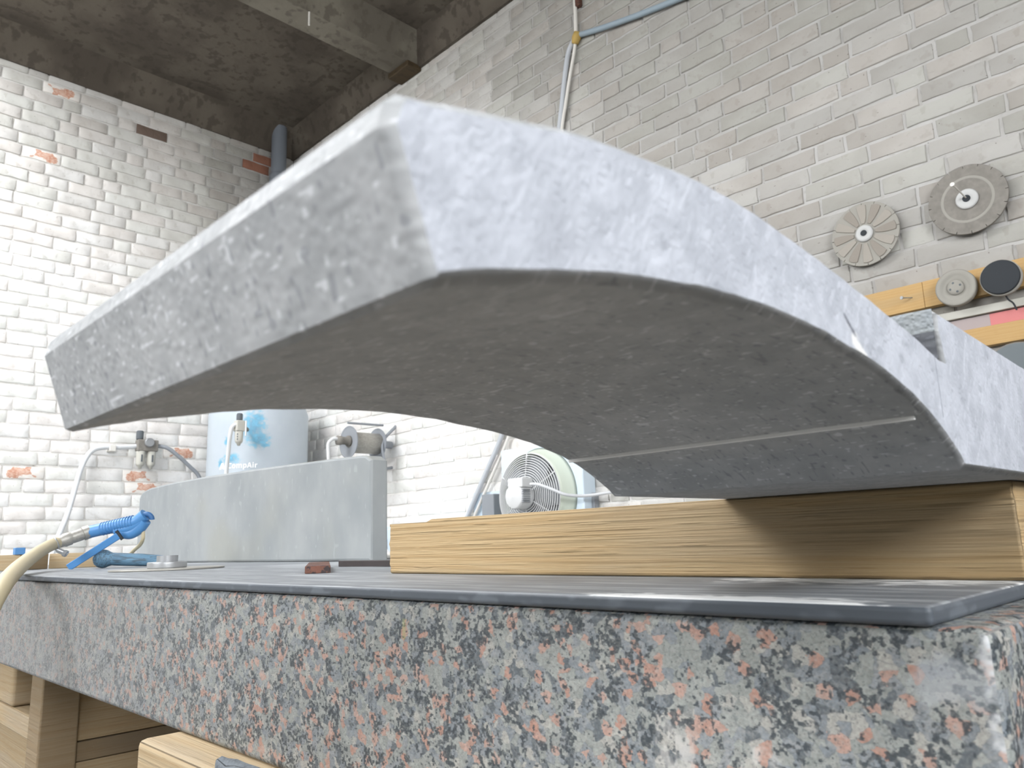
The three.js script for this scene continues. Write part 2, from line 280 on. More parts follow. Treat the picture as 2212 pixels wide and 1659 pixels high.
// ---------------------------------------------------------------- the room shell
{
  const { x0, x1, z0, z1, h } = ROOM, T = 0.3, box = (a, b, c, d, e, f) => { const g = new THREE.BoxGeometry(b - a, d - c, f - e); g.translate((a + b) / 2, (c + d) / 2, (e + f) / 2); return boxUV(g); };
  struct('floor', box(x0 - T, x1 + T, -0.2, 0, z0 - T, z1 + T), M.floor);
  struct('ground', box(-40, 40, -0.45, -0.2, -40, 40), M.ground);
  const [K] = ROOFLIGHTS, G = HATCH, H = h + 0.45;
  struct('wall_back', merge([box(x1, x1 + T, 0, G.y0, z0 - T, z1 + T), box(x1, x1 + T, G.y1, H, z0 - T, z1 + T), box(x1, x1 + T, G.y0, G.y1, z0 - T, G.z0), box(x1, x1 + T, G.y0, G.y1, G.z1, z1 + T)]), M.plainWall);
  struct('window_2', merge([0, 1, 2, 3].map((i) => { const z = lerp(G.z0, G.z1 - 0.05, i / 3); return box(x1 + 0.1, x1 + 0.16, G.y0, G.y1, z, z + 0.05); })), M.midGrey);
  const W = WINDOW; struct('wall_front', merge([box(x0 - T, W.x0, 0, H, z1, z1 + T), box(W.x1, x1 + T, 0, H, z1, z1 + T), box(W.x0, W.x1, 0, W.y0, z1, z1 + T), box(W.x0, W.x1, W.y1, H, z1, z1 + T)]), M.plainWall);
  struct('window_1', merge([0, 1, 2, 3, 4].map((i) => { const x = lerp(W.x0, W.x1 - 0.05, i / 4); return box(x, x + 0.05, W.y0, W.y1, z1 + 0.1, z1 + 0.16); }).concat([box(W.x0, W.x1, W.y0, W.y0 + 0.05, z1 + 0.1, z1 + 0.16), box(W.x0, W.x1, W.y1 - 0.05, W.y1, z1 + 0.1, z1 + 0.16)])), M.midGrey);
  // ceiling: concrete troughs with tapering ribs that run along z, and a sloping strip over the wall at -z
  const y0 = h + 0.16, xs = [x0 - T, K.x0, K.x1, x1 + T];
  const c = struct('ceiling', merge([box(xs[0], xs[1], y0, H, z0 - T, z1 + T), box(xs[2], xs[3], y0, H, z0 - T, z1 + T), ...[K].flatMap((k) => [box(k.x0, k.x1, y0, H, z0 - T, k.z0), box(k.x0, k.x1, y0, H, k.z1, z1 + T)])]), M.concrete);
  for (const k of [K]) for (let i = 0; i < 4; i++) { const x = lerp(k.x0, k.x1 - 0.05, i / 3); part('glazing_bar', box(x, x + 0.05, h + 0.38, h + 0.44, k.z0, k.z1), M.midGrey, c); }
  const ribShape = (a, b, t, ze) => { const s = new THREE.Shape(); s.moveTo(a - t, h + 0.17); s.lineTo(a, h); s.lineTo(b, h); s.lineTo(b + t, h + 0.17); s.closePath(); const g = new THREE.ExtrudeGeometry(s, { depth: ze - z0, bevelEnabled: false }); g.translate(0, 0, z0); return boxUV(g); };
  part('rib', ribShape(x0 - 0.1, x0 + 0.012, 0.13, z1), M.concrete, c);
  for (let x = -3.27; x < x1; x += 1.26) part('rib', ribShape(x, x + 0.16, 0.08, x < K.x1 ? K.z0 - 0.04 : z1), M.rib, c);
  const s = new THREE.Shape(); s.moveTo(0, 0); s.lineTo(0.02, 0); s.lineTo(0.085, 0.17); s.lineTo(0, 0.17); s.closePath();
  const strip = new THREE.ExtrudeGeometry(s, { depth: x1 - x0, bevelEnabled: false }); strip.rotateY(-Math.PI / 2); strip.scale(-1, 1, 1);
  const q = new THREE.ExtrudeGeometry(s, { depth: x1 - x0, bevelEnabled: false }); q.applyMatrix4(new THREE.Matrix4().set(0, 0, 1, x0, 0, 1, 0, h - 0.008, 1, 0, 0, z0, 0, 0, 0, 1));
  const ix = q.index ? q.index.array : null; if (ix) for (let i = 0; i < ix.length; i += 3) { const t = ix[i]; ix[i] = ix[i + 1]; ix[i + 1] = t; }
  q.computeVertexNormals();
  part('end_strip', boxUV(q), M.concrete, c);
  part('mortar_pad', block([-3.29, h - 0.03, z0], [-3.1, h + 0.004, z0 + 0.1], 0.008), std({ color: 0x9c8660, map: TX.concrete }), c, 'tan mortar pad under the end of the concrete rib');
}

// ---------------------------------------------------------------- whitewashed brick walls
const hidden = [[108, 751], [851, 206], [1000, 222], [1210, 265], [1400, 330], [1600, 430], [1800, 575], [2000, 755], [2030, 665], [2212, 790], [2212, 1659], [0, 1659], [0, 1225], [300, 1217], [300, 1055], [800, 985], [808, 1210], [890, 1200], [890, 1130], [1340, 1090], [1310, 1063], [1240, 1010], [1000, 940], [800, 895], [600, 890], [175, 930]];
const inside = (x, y, P) => { let r = false; for (let i = 0, j = P.length - 1; i < P.length; j = i++) if ((P[i][1] > y) !== (P[j][1] > y) && x < (P[j][0] - P[i][0]) * (y - P[i][1]) / (P[j][1] - P[i][1]) + P[i][0]) r = !r; return r; };
function brickGeo(L, H, seed) {                             // front near z = 0, sides run back 14 mm; uneven arrises, front and sides creased
  const r = rng(seed), nx = L > 0.12 ? 5 : 3, ny = 2, pos = [], nor = [], uv = [], idx = [], ou = r(), ov = r(), e = 0.0028;
  for (let j = 0; j <= ny; j++) for (let i = 0; i <= nx; i++) {
    const ed = i === 0 || j === 0 || i === nx || j === ny, x = (i / nx - 0.5) * (L - 2 * e) + (r() - 0.5) * 0.004, y = (j / ny - 0.5) * (H - 2 * e) + (r() - 0.5) * 0.004, sx = (i / nx - 0.5), sy = (j / ny - 0.5);
    const n = V((r() - 0.5) * 0.16 + (i === 0 || i === nx ? 0.3 * Math.sign(sx) : 0), (r() - 0.5) * 0.16 + (j !== 1 ? 0.22 * Math.sign(sy) : 0), 1).normalize();
    pos.push(x, y, (r() - 0.5) * 0.002 - (ed ? 0.0008 : 0)); nor.push(n.x, n.y, n.z); uv.push(x + ou, y + ov);
  }
  for (let j = 0; j < ny; j++) for (let i = 0; i < nx; i++) { const a = j * (nx + 1) + i; idx.push(a, a + 1, a + nx + 1, a + 1, a + nx + 2, a + nx + 1); }
  const ring = [];
  for (let i = 0; i <= nx; i++) ring.push(i); for (let j = 1; j <= ny; j++) ring.push(j * (nx + 1) + nx); for (let i = nx - 1; i >= 0; i--) ring.push(ny * (nx + 1) + i); for (let j = ny - 1; j > 0; j--) ring.push(j * (nx + 1));
  const b0 = pos.length / 3, K = ring.length;
  for (const back of [0, 1]) for (const k of ring) {
    const x = pos[k * 3], y = pos[k * 3 + 1], i = k % (nx + 1), j = Math.floor(k / (nx + 1)), dx = i === 0 ? -1 : i === nx ? 1 : 0, dy = j === 0 ? -1 : j === ny ? 1 : 0, n = V(dx, dy, 0.5).normalize(), o = back ? e * 1.6 : 0;
    pos.push(x + dx * o, y + dy * o, back ? -0.014 : pos[k * 3 + 2]); nor.push(n.x, n.y, n.z); uv.push(x + dx * o + ou, y + dy * o + ov);
  }
  for (let k = 0; k < K; k++) { const k2 = (k + 1) % K; idx.push(b0 + k, b0 + K + k, b0 + k2, b0 + k2, b0 + K + k, b0 + K + k2); }
  const g = new THREE.BufferGeometry();
  g.setAttribute('position', new THREE.Float32BufferAttribute(pos, 3)); g.setAttribute('normal', new THREE.Float32BufferAttribute(nor, 3)); g.setAttribute('uv', new THREE.Float32BufferAttribute(uv, 2)); g.setIndex(idx);
  return g;
}
const stretchers = [1, 2, 3, 4, 5, 6, 7, 8].map((s) => brickGeo(0.184, 0.062, s * 77)), headers = [1, 2, 3, 4].map((s) => brickGeo(0.092, 0.062, s * 131 + 5));
const flakedGeos = [[1, 1], [-1, 1], [1, -1], [-1, -1]].map(([fu, fv]) => { const g = brickGeo(0.184, 0.062, 991 + fu + 3 * fv), p = g.attributes.position; for (let i = 0; i < p.count; i++) g.attributes.uv.setXY(i, fu * p.getX(i) / 0.18 + 0.5 + 0.04 * fv, fv * p.getY(i) / 0.058 + 0.5); return g; });
// how far dirt and painted loss of light darken the whitewash, 0..1: most under the roof edge, in the corner and towards the right end of the long wall
function grimeShade(wall, s, y) {
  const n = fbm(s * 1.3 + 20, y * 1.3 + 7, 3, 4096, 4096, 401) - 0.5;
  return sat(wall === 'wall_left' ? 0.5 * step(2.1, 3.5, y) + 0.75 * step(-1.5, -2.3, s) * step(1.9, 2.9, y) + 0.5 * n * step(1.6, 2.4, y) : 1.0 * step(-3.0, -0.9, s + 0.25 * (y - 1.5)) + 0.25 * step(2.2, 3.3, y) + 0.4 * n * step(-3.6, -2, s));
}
function shadedGrimyWall(name, along, lo, hi, place, back) {       // the mortar bed: a grid that carries the same dirt and painted shade, and the wall's body behind it
  const n = [70, 50], pos = [], col = [], uv = [], idx = [];
  for (let j = 0; j <= n[1]; j++) for (let i = 0; i <= n[0]; i++) { const s = lerp(lo[0], hi[0], i / n[0]), y = lerp(lo[1], hi[1], j / n[1]), k = 1 - 0.46 * grimeShade(name, s, y), p = place(s, y); pos.push(p.x, p.y, p.z); col.push(k, k * 0.99, k * 0.97); uv.push(s, y); }
  for (let j = 0; j < n[1]; j++) for (let i = 0; i < n[0]; i++) { const a = j * (n[0] + 1) + i, b = a + n[0] + 1; if (along === 'x') idx.push(a, a + 1, b, a + 1, b + 1, b); else idx.push(a, b, a + 1, a + 1, b, b + 1); }
  const g = new THREE.BufferGeometry(); g.setAttribute('position', new THREE.Float32BufferAttribute(pos, 3)); g.setAttribute('uv', new THREE.Float32BufferAttribute(uv, 2)); g.setAttribute('color', new THREE.Float32BufferAttribute(col, 3)); g.setIndex(idx); g.computeVertexNormals();
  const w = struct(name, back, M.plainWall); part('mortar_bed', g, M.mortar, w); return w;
}
function brickWall(wall, along, from, to, course, y0, turn, place, special, seed) {
  const r = rng(seed), list = [];
  for (let row = 0, y = y0; y < ROOM.h + 0.02; row++, y += course) {
    let s = from - r() * 0.12 - (row % 2) * 0.095;
    while (s < to) {
      const head = r() < 0.2, L = head ? 0.098 : 0.184 + r() * 0.014, mid = s + L / 2;
      if (mid - L / 2 > from - 0.005 && mid + L / 2 < to + 0.06) list.push({ head, L, s: mid, y: y + (r() - 0.5) * 0.005, out: (r() - 0.5) * 0.0045, tilt: (r() - 0.5) * 0.03, v: Math.floor(r() * 8), m: r(), dirt: r() });
      s += L;
    }
  }
  for (const b of list) {
    b.p = place(b.s, b.y, b.out); const c = seen(b.p);
    b.area = c[2] > 0 && c[0] > -60 && c[0] < 2272 && c[1] > -60 && c[1] < 1700 && !inside(c[0], c[1], hidden) ? b.L * Math.abs(wall === 'wall_left' ? b.p.x : b.p.z) / Math.pow(b.p.distanceTo(camera.position), 3) : 0;
    b.c = c;
  }
  for (const [px, py, kind] of special) { let best = null, bd = 1e9; for (const b of list) { if (b.head) continue; const d = Math.hypot(b.c[0] - px, b.c[1] - py); if (d < bd) { bd = d; best = b; } } best.kind = kind; best.area *= 3; }
  list.sort((a, b) => b.area - a.area);
  const W = scene.getObjectByName(wall), rest = new Map();
  list.forEach((b, i) => {
    const lv = Math.max(0, Math.min(7, Math.round(grimeShade(wall, b.s, b.y) * 7 + (b.dirt - 0.5) * 0.9)));
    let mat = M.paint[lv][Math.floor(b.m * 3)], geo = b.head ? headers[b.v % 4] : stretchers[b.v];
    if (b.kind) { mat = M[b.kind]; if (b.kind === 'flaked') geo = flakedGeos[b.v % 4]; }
    const m = lit(new THREE.Mesh(geo, mat)); m.name = 'brick'; m.position.copy(b.p); m.rotation.set(0, turn, b.tilt, 'YXZ'); m.scale.set(b.L / (b.head ? 0.098 : 0.19), course / 0.068, 1);
    if (b.kind === 'hole') m.position.addScaledVector(wall === 'wall_left' ? V(1, 0, 0) : V(0, 0, 1), -0.003);
    if (i < 298) W.add(m); else { m.updateMatrix(); const g = geo.clone().applyMatrix4(m.matrix); if (!rest.has(mat)) rest.set(mat, []); rest.get(mat).push(g); }
  });
  const mats = [...rest.keys()], gs = mats.map((k) => mergeGeometries(rest.get(k))), all = mergeGeometries(gs, true);
  const o = lit(new THREE.Mesh(all, mats)); o.name = 'small_bricks'; o.userData.kind = 'stuff'; W.add(o);
}
{
  const T = 0.3, { x0, x1, z0, z1, h } = ROOM, box = (a, b, c, d, e, f) => { const g = new THREE.BoxGeometry(b - a, d - c, f - e); g.translate((a + b) / 2, (c + d) / 2, (e + f) / 2); return boxUV(g); };
  shadedGrimyWall('wall_left', 'z', [z0, 0], [z1, h + 0.2], (s, y) => V(x0 - 0.004, y, s), box(x0 - T, x0 - 0.006, 0, h + 0.45, z0 - T, z1));
  shadedGrimyWall('wall_right', 'x', [x0, 0], [x1, h + 0.2], (s, y) => V(s, y, z0 - 0.003), box(x0, x1, 0, h + 0.45, z0 - T, z0 - 0.0045));
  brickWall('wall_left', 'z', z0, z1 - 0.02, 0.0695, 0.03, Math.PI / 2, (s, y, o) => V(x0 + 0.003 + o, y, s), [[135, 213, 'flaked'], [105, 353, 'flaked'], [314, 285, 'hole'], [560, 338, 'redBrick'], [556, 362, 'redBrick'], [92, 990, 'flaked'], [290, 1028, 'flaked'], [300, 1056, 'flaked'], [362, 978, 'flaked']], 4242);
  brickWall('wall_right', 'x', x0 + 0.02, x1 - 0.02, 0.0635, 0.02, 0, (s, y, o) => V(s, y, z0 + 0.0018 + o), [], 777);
}

// ---------------------------------------------------------------- granite workbench top and the timber under it
{
  const lo = [-2.4, 0.857, -0.98], hi = [-0.0715, 0.9689, -0.268];
  const rough = (p) => { if (p[0] > -0.5 || p[2] > -0.29) { const k = 0.0012 * (fbm(p[0] * 90, p[1] * 90 + p[2] * 70, 3, 4096, 4096, 201) - 0.5); if (p[0] > -0.085 || p[1] > 0.962) { p[0] += k * 1.5; p[2] += k; } } };
  const g = rbox(lo, hi, 0.0045, [90, 14, 30], rough, [0.42, 0, 0]);
  const uv = g.attributes.uv, p = g.attributes.position;
  const f = g.groups[4], seen4 = new Set(); for (let i = f.start; i < f.start + f.count; i++) { const k = g.index.array[i]; if (!seen4.has(k)) { seen4.add(k); uv.setXY(k, granU(-0.0715 - p.getX(k)), (p.getY(k) - 0.856) / 0.115); } }
  const b = solo('granite_bench_top', 'thick slab of pink and grey speckled granite that carries everything on the workbench', 'bench', g, [M.granite, M.granite, M.granite, M.granite, M.graniteFront, M.granite]);
}
{ // slate plate on the granite, front arris planed off
  const x0 = -2.35, x1 = -0.0865, z0 = -0.92, z1 = -0.2658, y0 = 0.9689, y1 = 0.9755, c = 0.0035, s = new THREE.Shape();
  const g = rbox([x0, y0, z0], [x1, y1, z1], 0.0022, [60, 2, 24], null, [0.5, 0, 0]);
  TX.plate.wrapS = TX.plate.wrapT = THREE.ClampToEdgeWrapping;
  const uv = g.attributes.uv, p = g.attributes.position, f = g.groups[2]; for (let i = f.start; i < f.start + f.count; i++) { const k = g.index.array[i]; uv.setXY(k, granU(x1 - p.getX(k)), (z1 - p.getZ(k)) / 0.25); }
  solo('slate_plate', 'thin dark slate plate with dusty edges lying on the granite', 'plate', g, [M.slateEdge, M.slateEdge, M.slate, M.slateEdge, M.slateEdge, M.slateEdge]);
}
{ // timber stand under the granite
  const st = thing('timber_stand', 'pale timber trestle with boards that carries the left end of the granite', 'stand', [-1.35, 0, -0.3]);
  const P = (name, lo, hi, m, r = 0.003) => part(name, block(lo.map((v, i) => v - [-1.35, 0, -0.3][i]), hi.map((v, i) => v - [-1.35, 0, -0.3][i]), r), m, st);
  P('bearer', [-1.72, 0.788, -0.9], [-1.343, 0.857, -0.3], M.paleWood, 0.006);
  P('rail', [-1.75, 0.757, -0.348], [-1.248, 0.7875, -0.303], M.paleWood);
  P('leg', [-1.247, 0, -0.348], [-1.192, 0.8568, -0.301], M.greyWood);
  P('inner_leg', [-2.0, 0, -0.39], [-1.3, 0.756, -0.349], M.paleWood);
  for (let i = 0; i < 5; i++) P('board', [-1.215, 0.755 - 0.0255 * i, -0.92], [-1.2 + 0.002 * (i % 2), i ? 0.755 - 0.0255 * i + 0.0245 : 0.8565, -0.3485], i % 2 ? M.greyWood : M.paleWood, 0.0015);
}
{
  const g = rbox([-0.672, 0.0, -0.9], [-0.1, 0.8568, -0.2385], 0.006, [10, 4, 4]);
  solo('timber_block', 'beige timber block with planed top edge jutting out under the middle of the granite', 'block', one(g), M.paleWood);
  const r = rng(5), f = rbox([-0.505, 0.83, -0.2384], [-0.40, 0.8715, -0.226], 0.004, [8, 6, 2], (p) => { p[1] += 0.004 * (fbm(p[0] * 200, p[2] * 300, 3, 4096, 4096, 211) - 0.5) * (p[1] > 0.85 ? 2 : 0.3); });
  solo('foam_strip', 'dark grey ragged foam strip hanging over the beige timber block', 'strip', one(f), M.foam);
}

// ---------------------------------------------------------------- the timber beam and the carved stone on it
{
  const g = rbox([-0.5475, 0.9755, -0.62], [-0.0868, 1.0184, -0.3905], 0.0022, [60, 14, 6], (p, n) => { const k = 0.0013 * (fbm(p[0] * 40, p[1] * 300, 3, 4096, 4096, 221) - 0.5) + 0.0006 * (fbm(p[0] * 300, p[1] * 300, 2, 4096, 4096, 223) - 0.5); p[2] += n[2] * k; p[0] += n[0] * k * 1.5; p[1] -= p[1] > 1.0165 ? 0.0032 * step(-0.495, -0.502, p[0]) : 0; });
  solo('timber_beam', 'rough sawn yellow timber beam on the slate plate that supports the curved stone', 'beam', one(g), M.beam);
}
const carved = thing('carved_stone', 'large blue-grey limestone piece with a curved arm reaching out over the bench', 'stone', [-0.155, 1.0184, -0.5]);
{
  const O = [-0.155, 1.0184, -0.5], XN = -0.078, XF = -0.2295, C = 0.0019;
  // outline of the profile (z, y) seen from +x, going over the top from the near tip to the back and home along the underside
  const smooth = (pts, n) => new THREE.CatmullRomCurve3(pts.map((p) => V(p[0], p[1], 0)), false, 'centripetal').getSpacedPoints(n).map((p) => [p.x, p.y]);
  const outer = smooth([[-0.0583, 1.0622], [-0.0691, 1.0645], [-0.0789, 1.0667], [-0.0911, 1.0694], [-0.1025, 1.0713], [-0.1168, 1.0729], [-0.1333, 1.0741], [-0.1524, 1.0741], [-0.1745, 1.0723], [-0.2004, 1.0694], [-0.2310, 1.0648], [-0.2503, 1.0619], [-0.2676, 1.0588], [-0.2753, 1.0570], [-0.2855, 1.0549]], 48);
  const inner = smooth([[-0.2919, 1.0184], [-0.2833, 1.0241], [-0.2598, 1.0347], [-0.2350, 1.0414], [-0.2186, 1.0442], [-0.2001, 1.0463], [-0.1826, 1.0480], [-0.1507, 1.0483], [-0.1238, 1.0462], [-0.1001, 1.0428], [-0.0881, 1.0404], [-0.0777, 1.0382], [-0.0684, 1.0358], [-0.0640, 1.0345]], 48);
  const contour = [[-0.0550, 1.0556], [-0.0562, 1.0601], ...outer, [-0.2836, 1.0612], [-0.2822, 1.0653], [-0.2838, 1.0720], [-0.2852, 1.0733], [-0.4, 1.0690], [-0.74, 1.0690], [-0.742, 1.067], [-0.742, 1.0205], [-0.74, 1.0184], ...inner, [-0.0622, 1.0352]];
  const n = contour.length, norm = [];
  for (let i = 0; i < n; i++) { const a = contour[(i + n - 1) % n], b = contour[(i + 1) % n], dx = b[0] - a[0], dy = b[1] - a[1], L = Math.hypot(dx, dy); norm.push([dy / L, -dx / L]); }
  // orientation: the outline runs towards -z on top, so the left-hand normal points out; check with the top middle
  const flip = norm[20][1] < 0 ? -1 : 1; 
  for (const v of norm) { v[0] *= flip; v[1] *= flip; }
  // crease-aware side strips: each contour edge has its own pair of vertices where the bend is sharp
  const arc = [0]; for (let i = 1; i <= n; i++) arc.push(arc[i - 1] + Math.hypot(contour[i % n][0] - contour[i - 1][0], contour[i % n][1] - contour[i - 1][1]));
  const edgeN = []; for (let i = 0; i < n; i++) { const a = contour[i], b = contour[(i + 1) % n], dx = b[0] - a[0], dy = b[1] - a[1], L = Math.hypot(dx, dy); edgeN.push([flip * dy / L, -flip * dx / L]); }
  const vn2 = (i, e) => { const o = edgeN[e], q = edgeN[i === e ? (e + n - 1) % n : (e + 1) % n]; if (o[0] * q[0] + o[1] * q[1] < 0.9) return o; const s = [o[0] + q[0], o[1] + q[1]], L = Math.hypot(...s); return [s[0] / L, s[1] / L]; };
  const wide = (x, z) => XN + (x - XN) * (1 + 0.112 * step(-0.29, -0.057, z));   // the arm widens a little towards its tip
  const pos = [], nor = [], uv = [], idx = [];
  const wob = (x, z, y) => 0.0007 * (fbm(x * 250 + z * 180, y * 260 + z * 90, 3, 4096, 4096, 231) - 0.5);
  const xs = [XN - C]; for (let i = 1; i < 14; i++) xs.push(lerp(XN - C, XF + C, i / 14)); xs.push(XF + C);
  for (let e = 0; e < n; e++) {
    const i0 = e, i1 = (e + 1) % n;
    const col = (i) => { const k = i === i0 ? i0 : i1, m = vn2(k === i0 ? e : -1, e), st = pos.length / 3, q = contour[k], w = norm[k], av = i === i0 ? arc[e] : arc[e + 1];
      const rows = [[XN, -C, 0.7], ...xs.map((x) => [x, 0, 0]), [XF, -C, -0.7]];
      rows.forEach(([x, off, nx], j) => {
        const o = off + (j === 0 || j === 1 || j === rows.length - 1 || j === rows.length - 2 ? wob(x, q[0], q[1]) * 1.2 : 0), s = Math.sqrt(1 - nx * nx);
        const flat = j === 1 || j === rows.length - 2;
        pos.push(wide(x, q[0]) - O[0], q[1] + w[1] * o - O[1], q[0] + w[0] * o - O[2]); nor.push(nx, m[1] * s, m[0] * s); uv.push(x, av);
      });
      return [st, rows.length]; };
    const [a, rws] = col(i0), [b] = col(-1);
    for (let j = 0; j < rws - 1; j++) { const q = [a + j, a + j + 1, b + j, a + j + 1, b + j + 1, b + j]; if (flip < 0) idx.push(...q); else idx.push(q[0], q[2], q[1], q[3], q[5], q[4]); }
  }
  const g = new THREE.BufferGeometry();
  g.setAttribute('position', new THREE.Float32BufferAttribute(pos, 3)); g.setAttribute('normal', new THREE.Float32BufferAttribute(nor, 3)); g.setAttribute('uv', new THREE.Float32BufferAttribute(uv, 2)); g.setIndex(idx);
  // end faces
  const ends = [XN, XF].map((x) => {
    const pts = contour.map((q, i) => new THREE.Vector2(q[0] + norm[i][0] * (-C + wob(x, q[0], q[1]) * 1.2), q[1] + norm[i][1] * (-C + wob(x, q[0], q[1]) * 1.2)));
    const tri = THREE.ShapeUtils.triangulateShape(THREE.ShapeUtils.isClockWise(pts) ? pts.slice().reverse() : pts, []), P = THREE.ShapeUtils.isClockWise(pts) ? pts.slice().reverse() : pts;
    const h = new THREE.BufferGeometry(), s = x === XN ? 1 : -1;
    h.setAttribute('position', new THREE.Float32BufferAttribute(P.flatMap((p) => [wide(x, p.x) - O[0], p.y - O[1], p.x - O[2]]), 3)); h.setAttribute('normal', new THREE.Float32BufferAttribute(P.flatMap(() => [s, 0, 0]), 3));
    h.setAttribute('uv', new THREE.Float32BufferAttribute(P.flatMap((p) => [(p.x + 0.44) / 0.4, (p.y - 1.0) / 0.08]), 2)); h.setIndex(tri.flatMap((t) => s > 0 ? [t[0], t[2], t[1]] : t));
    return h;
  });
  g.computeBoundingSphere();
  part('body', g, M.stone, carved);
  part('sawn_face', ends[0], M.stoneNear, carved, 'pale sawn profile face dusted with fossil flecks');
  part('far_face', ends[1], M.stone, carved);
  // the split face of the block behind the notch: rough, its foot painted dark for the shade in the notch
  const rough = (y0, y1, depth, seed) => { const nx = 40, ny = 12, p = [], id = []; for (let j = 0; j <= ny; j++) for (let i = 0; i <= nx; i++) { const x = lerp(XN - 0.0005, XF + 0.001, i / nx), y = lerp(y0, y1, j / ny), k = fbm(x * 260, y * 520, 3, 4096, 4096, seed), edge = i === 0 || i === nx; p.push(x - O[0], y - O[1], -0.2814 + depth * (k - 0.35) * (edge ? 0.2 : 1) - O[2]); } for (let j = 0; j < ny; j++) for (let i = 0; i < nx; i++) { const a = j * (nx + 1) + i; id.push(a, a + nx + 1, a + 1, a + 1, a + nx + 1, a + nx + 2); } const h = new THREE.BufferGeometry(); h.setAttribute('position', new THREE.Float32BufferAttribute(p, 3)); h.setIndex(id); h.computeVertexNormals(); return boxUV(h); };
  part('split_face', rough(1.0645, 1.0728, 0.0022, 241), M.split, carved, 'rough split face of the block behind the notch');
  part('notch_shade', rough(1.0555, 1.0648, 0.0026, 243), M.splitShade, carved, 'rough foot of the notch with its shade painted dark');
  // chalk line on the underside, pencil line on the sawn face
  const line = [[-0.2607, 1.0345], [-0.2617, 1.0341]]; const cg = new THREE.BufferGeometry();
  const zc = -0.2610, yc = 1.03425; cg.setAttribute('position', new THREE.Float32BufferAttribute([XN - 0.004 - O[0], yc + 0.0003 - 0.0003 - O[1], zc + 0.0006 - O[2], XF + 0.002 - O[0], yc - O[1], zc + 0.0006 - O[2], XN - 0.004 - O[0], yc - 0.0004 - O[1], zc - 0.0003 - O[2], XF + 0.002 - O[0], yc - 0.0004 - O[1], zc - 0.0003 - O[2]], 3)); cg.setIndex([0, 2, 1, 1, 2, 3]); cg.computeVertexNormals();
  part('chalk_line', one(rbox([XF + 0.001 - O[0], 1.0330 - O[1], -0.2618 - O[2]], [XN - 0.004 - O[0], 1.0346 - O[1], -0.2606 - O[2]], 0.0003, [2, 1, 1])), M.chalk, carved, 'thin white chalk line across the curved underside');
  part('pencil_line', block([XN - 0.0002 - O[0], 1.0345 - O[1], -0.27585 - O[2]], [XN + 0.00006 - O[0], 1.0558 - O[1], -0.27565 - O[2]], 0.00002), M.pencil, carved, 'fine upright pencil line below the notch');
}

// ---------------------------------------------------------------- things on the bench
{ // upright grey slab
  const s = new THREE.Shape(), top = [[-1.9632, 1.127], [-1.957, 1.1345], [-1.945, 1.1405], [-1.925, 1.1445], [-1.9, 1.1475], [-1.75, 1.1505], [-1.5965, 1.1500], [-1.35, 1.1458], [-1.12, 1.1398], [-1.014, 1.1362], [-1.0, 1.1345], [-0.9865, 1.127]];
  s.moveTo(-1.9632, 0.9757); for (const p of top) s.lineTo(...p); s.lineTo(-0.9865, 0.9757); s.closePath();
  const g = new THREE.ExtrudeGeometry(s, { depth: 0.024, bevelEnabled: true, bevelSize: 0.004, bevelOffset: -0.004, bevelThickness: 0.004, bevelSegments: 2, curveSegments: 6 }); g.translate(0, 0, -0.698);
  solo('stone_slab', 'upright grey stone slab with an arched top edge standing at the back of the bench', 'slab', boxUV(one(g)), M.slab);
}
solo('steel_bar', 'long thin dark steel bar lying on the slate between the slab and the timber beam', 'bar', (() => { const a = V(-0.81, 0.9755, -0.505), g = rbox([0, 0, -0.012], [0.29, 0.0068, 0], 0.0006, [2, 1, 1]); g.rotateY(0.03); g.translate(a.x, a.y, a.z); return one(g); })(), M.darkSteel);
solo('rusty_bar', 'short rusty flat steel bar with its end towards the front of the bench', 'bar', (() => { const g = rbox([-0.0115, 0, -0.19], [0.0115, 0.0068, 0], 0.0008, [2, 1, 4]); g.rotateY(1.03); g.translate(-0.646, 0.9755, -0.381); return one(g); })(), M.rust);
{ // thin cutting blade with its clamping flange
  const r = 0.0725, disc = new THREE.Shape(); disc.absarc(0, 0, r, 0, Math.PI * 2); const h = new THREE.Path(); h.absarc(0, 0, 0.011, 0, Math.PI * 2, true); disc.holes.push(h);
  const g = new THREE.ExtrudeGeometry(disc, { depth: 0.0013, bevelEnabled: true, bevelSize: 0.0003, bevelThickness: 0.0003, bevelSegments: 1, curveSegments: 48 }); g.rotateX(-Math.PI / 2); g.translate(-1.1, 0.9762, -0.418);
  solo('cutting_blade', 'thin round steel cutting blade lying flat on the slate', 'blade', boxUV(g), M.steel);
  const f = thing('clamping_flange', 'small bright stepped metal flange standing on the cutting blade', 'flange', [-1.103, 0.9779, -0.418]);
  part('base_ring', lathe([[0.009, 0], [0.0245, 0], [0.0252, 0.0008], [0.0252, 0.0072], [0.0244, 0.0082], [0.009, 0.0082], [0.009, 0]], 48), M.brightSteel, f);
  const hex = new THREE.CylinderGeometry(0.0145, 0.0145, 0.0085, 8, 1, false); hex.translate(0, 0.0124, 0); part('collar', hex, M.brightSteel, f);
}
{ // blue ball-ended handle
  const c = V(-1.451, 0.9912, -0.442), e = V(-1.372, 0.9845, -0.518), d = e.clone().sub(c), L = d.length();
  const g = lathe([[0, -0.0156], [0.006, -0.0145], [0.0115, -0.0107], [0.0148, -0.005], [0.0156, 0], [0.015, 0.005], [0.0125, 0.0105], [0.0106, 0.016], [0.0108, 0.022], [0.0105, L * 0.6], [0.0088, L - 0.006], [0.0075, L - 0.001], [0, L]], 40);
  solo('ball_handle', 'scuffed blue metal handle with a ball end lying beside the cutting blade', 'handle', along(g, c, d), M.bluePaint);
}
